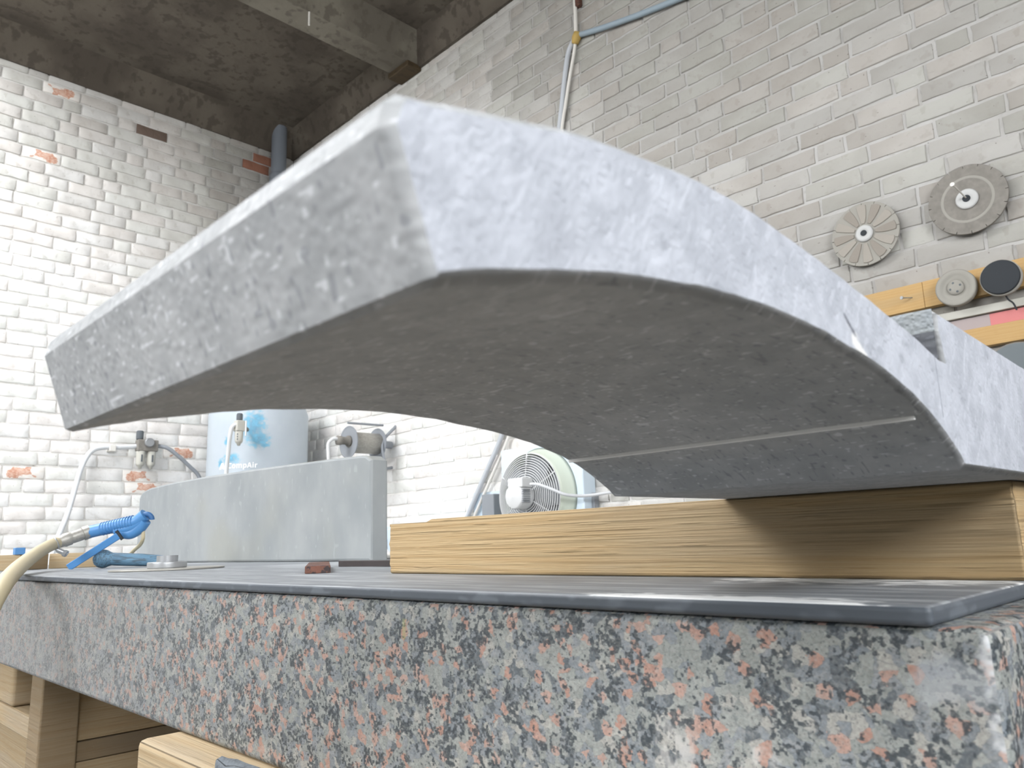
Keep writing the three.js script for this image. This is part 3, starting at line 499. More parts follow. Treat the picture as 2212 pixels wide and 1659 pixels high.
{ // air blow gun and its hose
  const k = 0.875, D = (x, y, d) => atD(x, y, d * k), base = D(195, 1148, 1.5), gun = thing('blow_gun', 'blue plastic air blow gun with a hanging lever and brass-grey coupling at the hose end', 'air gun', base.toArray());
  const L = (p) => p.clone().sub(base), A = L(D(190, 1150, 1.5)), B = L(D(296, 1126, 1.5)), E = L(D(314, 1112, 1.5)), F = L(D(321, 1122, 1.5)), up = V(0, 1, 0);
  const body = tube([A, L(D(225, 1142, 1.5)), L(D(262, 1133, 1.5)), B, E], 0.0105, 40, 16); body.translate(0, 0, 0);
  const belly = tube([L(D(262, 1150, 1.5)), L(D(282, 1152, 1.5)), L(D(302, 1140, 1.5)), L(D(314, 1124, 1.5))], 0.0098, 24, 14);
  const fill = tube([L(D(250, 1146, 1.5)), L(D(280, 1140, 1.5)), L(D(308, 1126, 1.5))], 0.0098, 20, 14);
  part('body', merge([body, belly, fill]), M.blue, gun);
  const ribs = []; for (let i = 0; i < 12; i++) { const c = L(D(lerp(222, 288, i / 11), lerp(1142.5, 1127, i / 11), 1.5)), t = new THREE.TorusGeometry(0.0106, 0.0009, 6, 24); t.applyQuaternion(new THREE.Quaternion().setFromUnitVectors(V(0, 0, 1), B.clone().sub(A).normalize())); t.translate(c.x, c.y, c.z); ribs.push(t); }
  part('grip_rib', merge(ribs), M.blue, gun);
  const hook = new THREE.TorusGeometry(0.009, 0.0045, 8, 20, Math.PI * 1.5); hook.applyQuaternion(camera.quaternion); const hc = L(D(317, 1122, 1.5)); hook.translate(hc.x, hc.y, hc.z); part('hook', hook, M.blueDark, gun);
  const a = L(D(258, 1156, 1.48)), b = L(D(148, 1226, 1.49)), dv = b.clone().sub(a), side = dv.clone().cross(sight(200, 1190)).normalize();
  const lev = rbox([-0.006, 0, -0.0028], [0.006, dv.length(), 0.0028], 0.0015, [2, 6, 1]); const bm = new THREE.Matrix4().makeBasis(side, dv.clone().normalize(), side.clone().cross(dv.clone().normalize()).normalize()); lev.applyMatrix4(bm); lev.translate(a.x, a.y, a.z);
  part('lever', one(lev), M.blue, gun, 'flat blue trigger lever hanging down to the bench');
  part('pin', rod(a.clone().addScaledVector(side, -0.009), a.clone().addScaledVector(side, 0.009), 0.0028), M.black, gun);
  part('nozzle', tube([L(D(309, 1146, 1.5)), L(D(309, 1162, 1.5)), L(D(303, 1176, 1.51)), L(D(288, 1190, 1.525)), L(D(279, 1200, 1.53))], 0.0032, 30, 10), M.hose, gun, 'thin bent grey-beige nozzle tube');
  const c0 = L(D(120, 1174, 1.46)), c1 = L(D(194, 1148, 1.5)), cd = c1.clone().sub(c0), Lc = cd.length();
  part('coupling', along(lathe([[0, 0], [0.0085, 0], [0.009, 0.003], [0.0098, 0.006], [0.0098, Lc * 0.2], [0.0112, Lc * 0.24], [0.0112, Lc * 0.42], [0.0096, Lc * 0.46], [0.0102, Lc * 0.5], [0.0102, Lc * 0.78], [0.0092, Lc * 0.8], [0.0092, Lc * 0.83], [0, Lc * 0.84]], 32), c0, cd), M.steel, gun, 'turned metal quick coupling');
  const nut = new THREE.CylinderGeometry(0.0118, 0.0118, Lc * 0.2, 6); nut.translate(0, Lc * 0.9, 0); part('nut', along(nut, c0, cd), M.steel, gun);
  const hs = thing('air_hose', 'thick cream air hose curving over the left edge of the bench', 'hose', atD(20, 1243, 0.875).toArray()), hb = hs.position.clone(), H = (x, y, d) => D(x, y, d).sub(hb);
  part('tube', tube([H(126, 1172, 1.465), H(112, 1177, 1.44), H(88, 1190, 1.36), H(56, 1213, 1.2), H(24, 1243, 1.035), H(2, 1272, 0.96), H(-24, 1320, 0.92), H(-50, 1400, 0.89), H(-60, 1520, 0.88)], 0.0097, 80, 16), M.hose, hs);
  const q = H(122, 1175, 1.45), cl = new THREE.TorusGeometry(0.0104, 0.0016, 8, 30); cl.applyQuaternion(new THREE.Quaternion().setFromUnitVectors(V(0, 0, 1), cd.clone().normalize())); cl.translate(q.x, q.y, q.z); part('hose_clamp', cl, M.brightSteel, hs);
  part('clamp_screw', merge([rod(H(124, 1188, 1.44), H(146, 1197, 1.445), 0.0042), rod(H(138, 1194, 1.44), H(144, 1197, 1.44), 0.0056, 0.0056, 6), rod(H(118, 1184, 1.44), H(128, 1193, 1.44), 0.002)]), M.brightSteel, hs, 'worm screw of the hose clamp');
}
{ // timber offcuts at the far left of the bench
  const cut = (name, label, x, xe, y0, z, zz, m, t) => solo(name, label, 'offcut', one(rbox([0, 0, 0], [0.028, 0.0275, Math.abs(zz - z)], 0.001, [2, 2, 4]).translate(x, 0.9757, zz)), m, undefined);
  const A = atY(-30, 1235, 0.9757), B = atY(43, 1232, 0.9757), C = atY(104, 1228.5, 0.9757), D2 = atY(216, 1224.5, 0.9757);
  const piece = (a, b, label, m) => { const d = b.clone().sub(a), L = d.length(), g = one(rbox([0, 0, -0.035], [L - 0.001, 0.0272, 0], 0.0012, [4, 2, 2])); g.rotateY(Math.atan2(-d.z, d.x)); g.translate(a.x, 0.9757, a.z); solo('timber_offcut', label, 'offcut', g, m); };
  piece(A, B, 'yellowish timber offcut at the far left end of the bench, behind the hose', M.paleWood);
  piece(B, C, 'greyish timber offcut between the yellowish one and the pale one behind the hose', M.greyWood);
  piece(C, D2, 'pale timber offcut behind the blue lever of the blow gun', M.paleWood);
  const bb = atD(6, 1193, 1.5), g = block([-0.008, 0, -0.008], [0.008, 0.012, 0.008], 0.001); g.translate(A.x * 0.35 + B.x * 0.65, 0.9757 + 0.0273, A.z * 0.35 + B.z * 0.65 - 0.014);
  solo('blue_block', 'tiny blue plastic block lying on the yellowish timber offcut', 'block', g, M.blue);
  const y = 0.9757 + 0.0275 + 0.0035, t0 = atY(150, 1201, y), t1 = t0.clone().add(V(0.055, 0, -0.045));
  solo('plastic_tube', 'short pale blue-white plastic tube lying on the timber offcuts behind the blow gun', 'tube', tube([t0, t0.clone().lerp(t1, 0.5), t1], 0.0036, 16, 10), M.paleBlue);
}
{ // strip at the back of the bench
  solo('back_plank', 'cream timber plank along the back edge of the bench beside the slab', 'plank', block([-2.2, 0.9757, -0.9], [-0.5, 0.982, -0.78], 0.002), M.offWhite);
}

// ---------------------------------------------------------------- along the left wall and in the corner
{ // drain pipe
  const p = thing('drain_pipe', 'dark grey plastic drain pipe running down the corner of the room', 'pipe', [-4.465, 0, -2.285]);
  part('tube', lathe([[0, 0], [0.05, 0], [0.05, 3.8], [0, 3.8]], 32), M.pipeGrey, p);
  part('socket', lathe([[0.05, 3.2], [0.056, 3.21], [0.057, 3.44], [0.054, 3.455], [0.05, 3.46]], 32), M.pipeGrey, p);
}
{ // compressed air tank
  const c = [-4.17, 0, -2.06], R = 0.276, t = thing('air_tank', 'tall pale blue compressed air tank with scuffed blue paint in the corner', 'tank', c);
  const prof = [[0, 0.25], [0.12, 0.262], [0.2, 0.3], [0.25, 0.35], [R, 0.42]]; for (let i = 0; i <= 6; i++) prof.push([R, lerp(0.45, 1.75, i / 6)]); prof.push([0.25, 1.83], [0.2, 1.885], [0.12, 1.925], [0, 1.94]);
  const shell = lathe(prof, 64), P = shell.attributes.position, U = shell.attributes.uv;
  // uv: u along the front quarter, v = height
  const dirC = Math.atan2(-c[0], -c[2]);                     // from the axis to the camera
  for (let i = 0; i < P.count; i++) { const a = Math.atan2(P.getX(i), P.getZ(i)); let d = a - dirC; while (d > Math.PI) d -= 2 * Math.PI; while (d < -Math.PI) d += 2 * Math.PI; U.setXY(i, 0.5 + d / Math.PI, (P.getY(i) - 0.95) / 0.8); }
  const spots = [[545, 918, 30, 42], [560, 945, 26, 22], [478, 952, 9, 14], [575, 958, 12, 8], [492, 990, 22, 14], [462, 1000, 8, 10], [530, 905, 16, 16], [556, 898, 18, 16]].map(([x, y, w, h]) => { const p = atD(x, y, 4.13), a = Math.atan2(p.x - c[0], p.z - c[2]) - dirC; return [0.5 + a / Math.PI, (p.y - 0.95) / 0.8, w, h]; });
  const map = tex(1024, 1024, (u, v) => { let col = mix3([174, 184, 192], [188, 196, 203], fbm(u * 8, v * 8, 4, 8, 8, 131)); const n = fbm(u * 60, v * 60, 4, 60, 60, 133) - 0.5; let k = 0; for (const [su, sv, w, h] of spots) { const dx = (u - su) * 350 / w, dy = (v - sv) * 330 / h; k = Math.max(k, step(1.1, 0.3, Math.hypot(dx, dy) + 0.9 * n)); } return mix3(col, mix3([92, 172, 206], [84, 138, 168], sat(n * 2 + 0.5)), 0.8 * k); });
  map.wrapS = map.wrapT = THREE.ClampToEdgeWrapping;
  part('shell', shell, std({ map, roughness: 0.5 }), t);
  for (let i = 0; i < 3; i++) { const a = i * 2.094 + 0.4; part('leg', block([Math.cos(a) * 0.22 - 0.025, 0, Math.sin(a) * 0.22 - 0.025], [Math.cos(a) * 0.22 + 0.025, 0.36, Math.sin(a) * 0.22 + 0.025], 0.004), M.paleBlue, t); }
  const cv = document.createElement('canvas'); cv.width = 1024; cv.height = 192; const x = cv.getContext('2d'); x.clearRect(0, 0, 1024, 192); x.fillStyle = '#ffffff'; x.strokeStyle = '#ffffff';
  x.font = 'bold 150px sans-serif'; x.fillText('CompAir', 270, 140); x.beginPath(); x.moveTo(110, 20); x.lineTo(160, 20); x.lineTo(215, 150); x.lineTo(150, 150); x.lineTo(135, 105); x.lineTo(118, 150); x.lineTo(55, 150); x.closePath(); x.fill();
  const lt = new THREE.CanvasTexture(cv); lt.colorSpace = THREE.SRGBColorSpace; lt.magFilter = THREE.LinearFilter;
  const pl = atD(452, 1006, 4.13), pr = atD(572, 1006, 4.13), a0 = Math.atan2(pl.x - c[0], pl.z - c[2]), a1 = Math.atan2(pr.x - c[0], pr.z - c[2]), yy = pl.y * 0.5 + pr.y * 0.5;
  let span = a1 - a0; while (span > Math.PI) span -= 2 * Math.PI; while (span < -Math.PI) span += 2 * Math.PI;
  const arcL = Math.abs(span) * R, band = new THREE.CylinderGeometry(R + 0.0015, R + 0.0015, arcL * 0.1875, 24, 1, true, a0, span); band.translate(0, yy, 0);
  if (span < 0) { band.index.array.reverse(); band.computeVertexNormals(); }
  part('lettering', band, std({ map: lt, transparent: true, roughness: 0.5 }), t, 'white maker lettering with a slanted mark before it');
}
{ // regulator hanging on the tank and its white hose
  const d = 4.02, o = atD(517, 920, d), r = thing('tank_regulator', 'small dusty metal regulator with a bowl fixed to the front of the air tank', 'regulator', o.toArray()), L = (x, y, k = d) => atD(x, y, k).sub(o);
  part('body', block([-0.022, -0.03, -0.022], [0.022, 0.028, 0.022], 0.005), M.dustyLight, r);
  part('knob', lathe([[0, 0.028], [0.014, 0.028], [0.016, 0.034], [0.016, 0.06], [0.012, 0.066], [0, 0.066]].map(([a, b]) => [a, b]), 24), M.darkGrey, r);
  part('bowl', lathe([[0, -0.105], [0.008, -0.103], [0.01, -0.094], [0.017, -0.088], [0.02, -0.08], [0.021, -0.03], [0, -0.03]], 28), M.dustyLight, r);
  for (let i = 0; i < 3; i++) { const b = block([-0.003, -0.05 - i * 0.013, 0.0205], [0.003, -0.042 - i * 0.013, 0.022], 0.0005); b.rotateY(0.78); part('slot', b, M.darkGrey, r); }
  part('lever', (() => { const g = block([-0.004, -0.04, -0.004], [0.004, 0.04, 0.004], 0.0015); g.rotateY(0.78); const p = L(531, 925); g.translate(p.x, p.y, p.z); return g; })(), M.white, r);
  part('inlet', tube([V(0, 0, 0), V(-0.05, 0.0, -0.05), V(-0.1, 0, -0.09)].map((v) => v), 0.012, 8, 12), M.dustySteel, r);
  solo('white_hose', 'white hose hanging from the regulator down the front of the air tank', 'hose', tube([atD(512, 917, 4.01), atD(503, 920, 4.0), atD(497, 940, 3.99), atD(493, 980, 3.99), atD(489, 1020, 3.99), atD(485, 1100, 3.98), atD(482, 1250, 3.97)], 0.0105, 50, 12), M.white);
}
{ // filter unit and air line on the left wall
  const X = -4.5, o = atX(315, 962, X), r = thing('air_filter_unit', 'grey twin-bowl air filter unit fixed to the brick wall left of the tank', 'filter', o.toArray()), L = (x, y, k = X) => atX(x, y, k).sub(o);
  part('body', block([-0.024, -0.035, -0.062], [0.024, 0.03, 0.05], 0.006), M.dustySteel, r);
  part('knob', lathe([[0, 0.03], [0.017, 0.03], [0.019, 0.036], [0.019, 0.075], [0.014, 0.08], [0, 0.08]], 24).translate(0, 0, 0.035), M.darkGrey, r);
  part('gauge', along(lathe([[0, 0], [0.024, 0], [0.026, 0.004], [0.026, 0.016], [0.022, 0.02], [0.02, 0.018], [0, 0.018]], 28), [0.022, 0.012, -0.008], [1, 0.05, 0]), M.brightSteel, r, 'round pressure gauge');
  for (const dz of [0.025, -0.032]) { part('bowl', lathe([[0, -0.135], [0.008, -0.132], [0.01, -0.12], [0.018, -0.115], [0.022, -0.105], [0.0235, -0.035], [0, -0.035]], 28).translate(0, 0, dz), M.dustyLight, r); part('slot', block([0.021, -0.095, dz - 0.004], [0.025, -0.055, dz + 0.004], 0.001), M.darkGrey, r); }
  solo('air_line', 'pale air pipe on the brick wall that bends down behind the blow gun', 'pipe', tube([atX(300, 964, X - 0.01), atX(262, 966, X - 0.01), atX(222, 966.5, X - 0.01), atX(203, 971, X - 0.01), atX(188, 986, X - 0.01), atX(175, 1012, X), atX(163, 1052, X + 0.02), atX(146, 1110, X + 0.05), atX(118, 1180, X + 0.08), atX(96, 1260, X + 0.09)], 0.0135, 80, 12), M.cableWhite);
  solo('pipe_clip', 'small dusty clip holding the pale air pipe to the brick wall', 'clip', one(block([-4.55, 0, -0.016], [-4.49, 0.036, 0.016], 0.003).translate(0, atX(243, 968, X).y - 0.018, atX(243, 968, X).z)), M.offWhite);
  solo('grey_air_hose', 'grey hose running from the air filter unit down to the tank', 'hose', tube([atX(328, 962, X), atX(345, 964, X), atX(362, 968, X + 0.01), atX(385, 985, X + 0.02), atX(410, 1008, X + 0.02), atX(430, 1030, X + 0.02), atX(436, 1090, X + 0.02)], 0.011, 50, 12), M.midGrey);
}

// ---------------------------------------------------------------- on the right wall
{ // hose reel
  const zf = -2.17, zb = -2.345, c = atZ(755, 955, zf), r = thing('hose_reel', 'dusty grey metal hose reel with two flanges on the brick wall right of the tank', 'reel', [c.x, c.y, -2.44]), D = -2.44;
  const flange = (z) => along(lathe([[0.03, -0.003], [0.075, -0.003], [0.082, 0.002], [0.084, 0.007], [0.08, 0.006], [0.073, 0.002], [0.03, 0.002], [0.03, -0.003]], 48), [0, 0, z - D], [0, 0, 1]);
  part('flange', flange(zf), M.midGrey, r); part('flange', flange(zb), M.midGrey, r);
  part('drum', along(lathe([[0, 0], [0.055, 0], [0.055, zf - zb], [0, zf - zb]], 40), [0, 0, zb - D], [0, 0, 1]), M.steel, r, 'shiny drum between the flanges');
  part('axle', along(lathe([[0, 0], [0.028, 0], [0.028, 0.012], [0.02, 0.016], [0.02, 0.05], [0.024, 0.052], [0.024, 0.072], [0, 0.072]], 28), [0, 0.005, zf - D], [0, 0, 1]), M.dustySteel, r);
  part('inlet_elbow', tube([[0.0, 0.01, zf - D + 0.05], [-0.01, 0.012, zf - D + 0.09], [-0.02, -0.01, zf - D + 0.11], [-0.02, -0.07, zf - D + 0.11], [-0.02, -0.2, zf - D + 0.1]], 0.009, 30, 10), M.white, r);
  part('bracket', merge([tube([[0.02, 0.1, zb - D - 0.02], [-0.02, 0.103, zf - D + 0.0]], 0.006, 8, 10), tube([[0.03, 0.1, 0.0], [0.05, 0.0, 0.1], [0.06, -0.12, 0.09], [0.02, -0.13, 0.07], [0, -0.12, 0.0]], 0.008, 30, 10), rod([0, 0, 0.01], [0, 0, 0.12], 0.02)]), M.midGrey, r);
}
{ // wall fan
  const zg = -2.29, c = atZ(1143, 1071, zg), R = 0.174, f = thing('wall_fan', 'round white wire-grille wall fan with a motor in front of its square plate', 'fan', [c.x, c.y, -2.44]), g0 = zg + 2.44;
  part('mounting_plate', block([-0.235, -0.3, 0.002], [0.235, 0.215, 0.08], 0.006), M.paleBlue, f);
  part('duct', along(lathe([[R - 0.006, 0.078], [R + 0.03, 0.078], [R + 0.018, 0.09], [R + 0.006, g0 - 0.012], [R + 0.004, g0], [R - 0.004, g0], [R - 0.006, 0.078]], 56), [0, 0, 0], [0, 0, 1]), M.green, f, 'round pale green fan housing');
  const rings = []; for (let i = 0; i < 14; i++) { const t = new THREE.TorusGeometry(lerp(0.05, R, i / 13), 0.0022, 5, 56); t.translate(0, 0, g0 + 0.022 - 0.02 * Math.pow(i / 13, 3)); rings.push(t); }
  part('grille_ring', merge(rings), M.white, f);
  for (let i = 0; i < 6; i++) { const a = i * Math.PI / 3 + Math.PI / 2; part('spoke', rod([Math.cos(a) * 0.03, Math.sin(a) * 0.03, g0 + 0.026], [Math.cos(a) * R, Math.sin(a) * R, g0 + 0.004], 0.003, 0.003, 8), M.white, f); }
  const m = g0 + 0.02;
  part('motor', merge([along(lathe([[0, 0], [0.05, 0], [0.052, 0.01], [0.052, 0.06], [0.046, 0.072], [0, 0.078]], 36), [0, -0.004, m], [0, 0, 1])]), M.white, f);
  part('terminal_box', block([-0.035, 0.03, m + 0.005], [0.05, 0.07, m + 0.07], 0.006), M.white, f);
  for (let i = 0; i < 8; i++) part('cooling_fin', block([0.046, -0.03 + i * 0.007, m + 0.03], [0.056, -0.0265 + i * 0.007, m + 0.07], 0.001), M.midGrey, f);
  const blades = []; for (let i = 0; i < 5; i++) { const b = rbox([0.03, -0.045, -0.0015], [R - 0.012, 0.045, 0.0015], 0.001, [4, 2, 1]); b.rotateX(0.25); b.rotateZ(i * 2 * Math.PI / 5); b.translate(0, 0, g0 - 0.025); blades.push(b); }
  for (const b of blades) part('blade', one(b), M.midGrey, f);
  part('backing', along(lathe([[0, 0], [R - 0.004, 0], [R - 0.004, 0.004], [0, 0.004]], 48), [0, 0, 0.081], [0, 0, 1]), M.midGrey, f);
  const w = (x, y, z) => atZ(x, y, z);
  solo('fan_cord', 'white power cord sagging from the fan motor towards the right', 'cord', tube([w(1146, 1046, -2.2), w(1160, 1046, -2.2), w(1190, 1056, -2.22), w(1220, 1068, -2.25), w(1262, 1071, -2.32), w(1310, 1065, -2.38), w(1350, 1058, -2.42), w(1420, 1050, -2.425)], 0.0062, 60, 10), M.cableWhite);
  solo('cable_duct', 'short grey duct on the brick wall right of the fan', 'duct', one(block([-0.012, -0.3, 0], [0.012, 0.01, 0.03], 0.003).translate(w(1283, 1070, -2.42).x, w(1283, 1070, -2.42).y, -2.436)), M.midGrey);
  solo('junction_box', 'small grey box on the brick wall left of the fan', 'box', one(block([-0.05, -0.12, 0], [0.03, 0.03, 0.06], 0.004).translate(w(1066, 1075, -2.4).x, w(1066, 1082, -2.4).y, -2.432)), M.midGrey);
  solo('metal_panel', 'pale blue sheet metal panel on the brick wall below the two slanting cables', 'panel', one(block([-0.1, -0.4, 0], [0.08, 0.02, 0.004], 0.0015).translate(w(1050, 1078, -2.42).x, w(1050, 1072, -2.42).y, -2.437)), M.paleBlue);
}
{ // cables that slant down the wall
  const z = -2.42, w = (x, y, k = z) => atZ(x, y, k);
  solo('slanting_cable', 'thicker pale grey cable slanting down the brick wall from the taped joint', 'cable', tube([w(1241, 84), w(1229, 110), w(1221, 160), w(1210, 262), w(1170, 560), w(1120, 800), w(1082, 945), w(1046, 1030), w(1010, 1115), w(1003, 1130)], 0.0115, 120, 10), M.cableGrey);
  solo('slanting_cable', 'thinner white cable beside the thicker one down the brick wall', 'cable', tube([w(1243, 92), w(1239, 120), w(1231, 165), w(1221, 230), w(1216, 262), w(1184, 560), w(1136, 800), w(1098, 945), w(1062, 1030), w(1025, 1115), w(1018, 1130)], 0.0075, 120, 10), M.offWhite);
  solo('grey_conduit', 'blue-grey conduit rising along the top of the brick wall to the right', 'conduit', tube([w(1250, 76), w(1290, 64), w(1375, 34), w(1470, -4), w(1640, -75)], 0.0125, 30, 12), M.conduit);
  solo('upper_cable', 'short white cable above the taped joint on the brick wall', 'cable', tube([w(1244, 72), w(1243, 30), w(1240, -30), w(1238, -90)], 0.009, 20, 10), M.offWhite);
  const j = w(1245, 82, -2.415); const g = lathe([[0, -0.028], [0.016, -0.024], [0.021, 0], [0.017, 0.024], [0, 0.03]], 20); g.rotateZ(-0.4); g.translate(j.x, j.y, j.z); solo('taped_joint', 'yellowish taped cable joint where the conduit meets the slanting cables', 'joint', g, M.tape);
  const h = w(1245, 8, -2.425); solo('cable_hook', 'rusty wall hook holding the short white cable above the joint', 'hook', one(block([-0.014, -0.022, -0.014], [0.014, 0.02, 0.012], 0.005).translate(h.x + 0.012, h.y, h.z)), M.rust);
}
const Z = -2.44;
function nail(parent, L, y = 0) { part('nail', merge([rod([0, y, 0], [-0.005, y + 0.012, L], 0.0022, 0.0022, 8), rod([-0.005, y + 0.012, L], [-0.005, y + 0.012, L + 0.003], 0.006, 0.006, 12)]), M.offWhite, parent, 'long nail the disc hangs on'); }
{ // grinding tools hung on the wall
  let p = atZ(2089, 430, -2.41), d = thing('grinding_disc', 'large dark steel disc with a white hub hanging highest on the brick wall', 'disc', [p.x, p.y, Z]);
  const rim = new THREE.Shape(); for (let i = 0; i < 16; i++) { const a = i * Math.PI / 8, b = a + Math.PI / 8 - 0.03; if (!i) rim.moveTo(Math.cos(a) * 0.103, Math.sin(a) * 0.103); rim.absarc(0, 0, 0.103, a, b); rim.lineTo(Math.cos(b + 0.005) * 0.095, Math.sin(b + 0.005) * 0.095); rim.lineTo(Math.cos(b + 0.025) * 0.095, Math.sin(b + 0.025) * 0.095); }
  const body = new THREE.ExtrudeGeometry(rim, { depth: 0.006, bevelEnabled: true, bevelSize: 0.0006, bevelThickness: 0.0006, bevelSegments: 1, curveSegments: 4 }); body.translate(0, 0, 0.022); part('plate', boxUV(body), M.dustySteel, d);
  part('raised_ring', along(lathe([[0.062, 0], [0.066, 0.0016], [0.07, 0]], 56), [0, 0, 0.0285], [0, 0, 1]), M.discPale, d);
  part('hub', along(lathe([[0.008, 0], [0.03, 0], [0.03, 0.004], [0.026, 0.008], [0.01, 0.008], [0.008, 0]], 40), [0, 0, 0.0285], [0, 0, 1]), M.hubWhite, d); part('bore', along(lathe([[0, 0], [0.0105, 0], [0.0105, 0.0012], [0, 0.0012]], 24), [0, 0, 0.036], [0, 0, 1]), M.black, d); nail(d, 0.14);
  p = atZ(1868, 505, -2.415); const e = thing('turbo_disc', 'pale dusty disc with curved petal segments hanging left of the large disc', 'disc', [p.x, p.y, Z]);
  const body2 = new THREE.ExtrudeGeometry(rim, { depth: 0.005, bevelEnabled: true, bevelSize: 0.0006, bevelThickness: 0.0006, bevelSegments: 1, curveSegments: 4 }); body2.translate(0, 0, 0.02); part('plate', boxUV(body2), M.discPale, e);
  for (let i = 0; i < 12; i++) { const s = new THREE.Shape(); s.moveTo(0.034, -0.004); s.quadraticCurveTo(0.06, -0.014, 0.092, -0.012); s.quadraticCurveTo(0.098, 0.0, 0.09, 0.014); s.quadraticCurveTo(0.06, 0.01, 0.034, 0.004); s.closePath(); const g = new THREE.ExtrudeGeometry(s, { depth: 0.0022, bevelEnabled: true, bevelSize: 0.0012, bevelThickness: 0.0012, bevelSegments: 2, curveSegments: 6 }); g.rotateZ(i * Math.PI / 6); g.translate(0, 0, 0.0255); part('segment', boxUV(g), i % 2 ? M.segmentA : M.segmentB, e); }
  part('hub', along(lathe([[0.008, 0], [0.027, 0], [0.027, 0.004], [0.022, 0.008], [0.01, 0.008], [0.008, 0]], 40), [0, 0, 0.0265], [0, 0, 1]), M.hubWhite, e); part('bore', along(lathe([[0, 0], [0.0095, 0], [0.0095, 0.0012], [0, 0.0012]], 24), [0, 0, 0.034], [0, 0, 1]), M.black, e);
  p = atZ(2064, 621, -2.37); const f = thing('cup_wheel', 'light grey cup wheel with screw holes hanging on the upper wooden rail', 'cup wheel', [p.x, p.y, Z]);
  part('cup', along(lathe([[0.012, 0], [0.05, 0], [0.053, 0.004], [0.053, 0.018], [0.049, 0.021], [0.038, 0.021], [0.034, 0.016], [0.012, 0.018], [0.012, 0]], 48), [0, 0, 0.05], [0, 0, 1]), M.discPale, f);
  part('hub', along(lathe([[0, 0], [0.022, 0], [0.021, 0.008], [0.01, 0.01], [0, 0.01]], 32), [0, 0, 0.064], [0, 0, 1]), M.discPale, f); for (let i = 0; i < 4; i++) { const a = i * Math.PI / 2 + 0.3; part('screw_hole', along(lathe([[0, 0], [0.0032, 0], [0.0032, 0.001], [0, 0.001]], 12), [Math.cos(a) * 0.0135, Math.sin(a) * 0.0135, 0.0728], [0, 0, 1]), M.darkGrey, f); }
  part('stem', rod([0, 0, 0.036], [0, 0, 0.055], 0.009), M.dustySteel, f);
  p = atZ(2157, 596, -2.34); const k = thing('polishing_pad', 'black-faced polishing pad with a pale rim hanging right of the cup wheel', 'pad', [p.x, p.y, Z]);
  part('backing', along(lathe([[0, 0], [0.034, 0], [0.046, 0.012], [0.05, 0.02], [0.05, 0.036], [0, 0.036]], 48), [0, 0, 0.045], [0, 0, 1]), M.discPale, k); part('face', along(lathe([[0, 0], [0.047, 0], [0.0475, 0.004], [0.044, 0.0075], [0, 0.008]], 48), [0, 0, 0.081], [0, 0, 1]), M.black, k, 'black abrasive face'); part('stem', rod([0, 0, 0.036], [0, 0, 0.05], 0.009), M.dustySteel, k);
  part('loose_wire', tube([[0.0, -0.045, 0.06], [0.005, -0.06, 0.055], [0.012, -0.068, 0.05], [0.018, -0.09, 0.045]], 0.0022, 14, 6), M.black, k);
  p = atZ(2200, 800, -2.36); const b = thing('grey_pad', 'large dark grey round pad at the lower right beneath the wooden rails', 'pad', [p.x, p.y, Z]);
  part('backing', along(lathe([[0, 0], [0.07, 0], [0.078, 0.01], [0.078, 0.022], [0, 0.022]], 48), [0, 0, 0.05], [0, 0, 1]), M.dustySteel, b); part('face', along(lathe([[0, 0], [0.075, 0], [0.074, 0.006], [0.06, 0.012], [0, 0.015]], 48), [0, 0, 0.072], [0, 0, 1]), std({ color: 0x6c7376, roughness: 0.9 }), b); part('stem', rod([0, 0, 0.0], [0, 0, 0.055], 0.012), M.dustySteel, b);
}
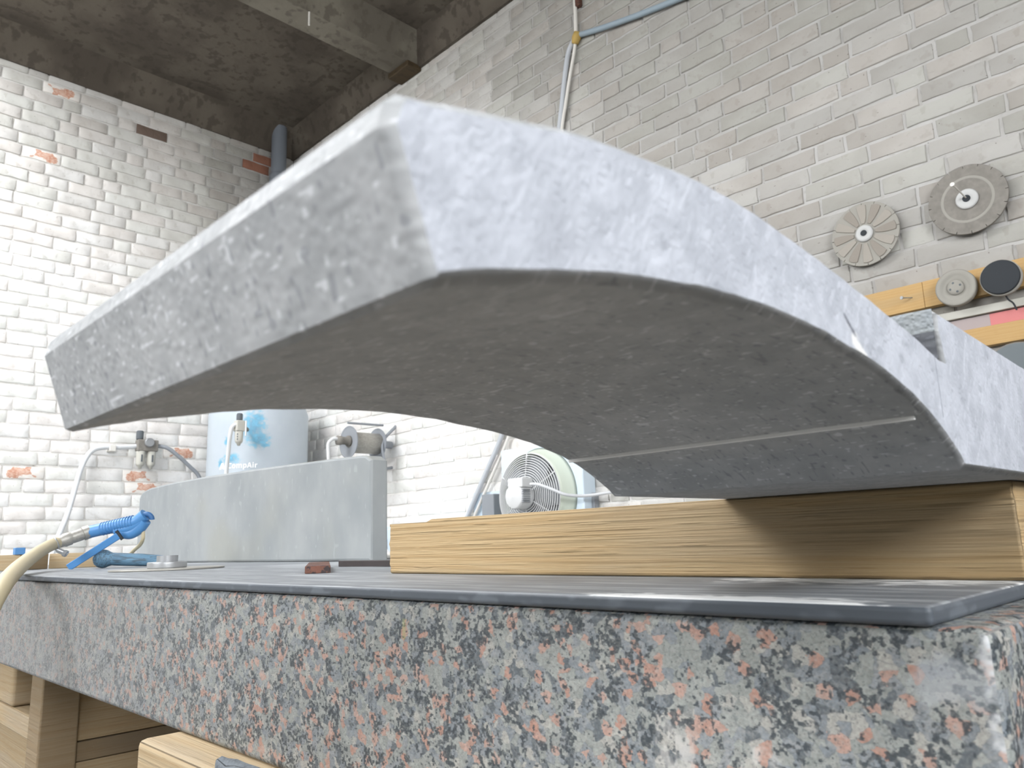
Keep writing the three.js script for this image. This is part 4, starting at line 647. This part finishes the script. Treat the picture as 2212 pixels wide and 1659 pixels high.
{ // wooden rails the tools hang on
  const rail = (label, x0, x1, y0, y1, dz, m) => solo('wooden_rail', label, 'rail', block([x0, y0, Z + 0.004], [x1, y1, Z + dz], 0.002), m);
  const u = thing('upper_rail', 'yellow wooden rail of two butted planks under the turbo disc', 'rail', [-0.6, 1.67, Z]);
  part('plank', block([-0.5, -0.04, 0.004], [-0.087, 0.04, 0.03], 0.002), M.railWood, u); part('plank', block([-0.0865, -0.04, 0.004], [0.9, 0.04, 0.031], 0.002), M.railWood, u);
  const nn = atZ(1970, 643, -2.41); part('nail', merge([rod([nn.x + 0.6, nn.y - 1.67, 0.03], [nn.x + 0.585, nn.y - 1.675, 0.07], 0.0018, 0.0018, 8), rod([nn.x + 0.585, nn.y - 1.675, 0.07], [nn.x + 0.584, nn.y - 1.675, 0.073], 0.005, 0.005, 12)]), M.brightSteel, u);
  solo('grey_lath', 'thin pale grey lath above the red-tinted board on the brick wall', 'lath', block([-0.76, 1.577, Z + 0.004], [0.3, 1.6, Z + 0.035], 0.002), M.dustyLight);
  const m = thing('painted_board', 'narrow board, mauve at the left and red-tinted at the right, between lath and lower rail', 'board', [-0.55, 1.56, Z]);
  part('board', block([-0.18, -0.02, 0.004], [0.85, 0.015, 0.024], 0.002), M.mauve, m); part('red_paint', block([0.02, -0.0195, 0.012], [0.85, 0.0145, 0.0248], 0.0015), M.red, m, 'worn red paint on the right part');
  solo('lower_rail', 'yellow wooden rail lowest on the brick wall above the grey pad', 'rail', block([-0.72, 1.485, Z + 0.004], [0.35, 1.54, Z + 0.032], 0.002), M.railWood);
}
// ---------------------------------------------------------------- low things beyond the bench
{
  const a = atZ(830, 1137, -2.2);
  const c = thing('pale_cabinet', 'pale blue sheet metal cabinet against the brick wall behind the bench', 'cabinet', [a.x, 0, -2.2]);
  part('carcass', block([0, 0.02, -0.235], [0.34, a.y, 0.0], 0.004), M.paleBlue, c); part('door', block([0.01, 0.05, 0.0], [0.33, a.y - 0.015, 0.014], 0.003), M.paleBlue, c); part('handle', block([0.03, a.y - 0.16, 0.014], [0.045, a.y - 0.06, 0.03], 0.003), M.midGrey, c);
  for (const [x, z] of [[0.02, -0.22], [0.3, -0.22], [0.02, -0.04], [0.3, -0.04]]) part('foot', block([x, 0, z], [x + 0.02, 0.022, z + 0.02], 0.002), M.darkGrey, c);
  const s0 = atZ(800, 1150, -2.0), s1 = atZ(838, 1197, -2.0); const dd = s1.clone().sub(s0).normalize();
  solo('white_strut', 'white strut leaning in front of the pale cabinet beside the slab', 'strut', rod(s0.clone().addScaledVector(dd, -0.25), s1.clone().addScaledVector(dd, (s1.y - 0.004) / -dd.y), 0.012, 0.012, 12), M.white);
}
{ // steel wires hanging from the ceiling
  const w = (x, y, yy) => atY(x, y, yy), a = w(668, 26, 3.648), b = w(500, 228, 3.72), c = w(523, 248, 3.7);
  solo('hanging_wire', 'short pale wire hanging from the concrete rib', 'wire', rod(a, a.clone().add(V(0, -0.075, 0)), 0.005, 0.005, 8), M.offWhite);
}
renderer.render(scene, camera);
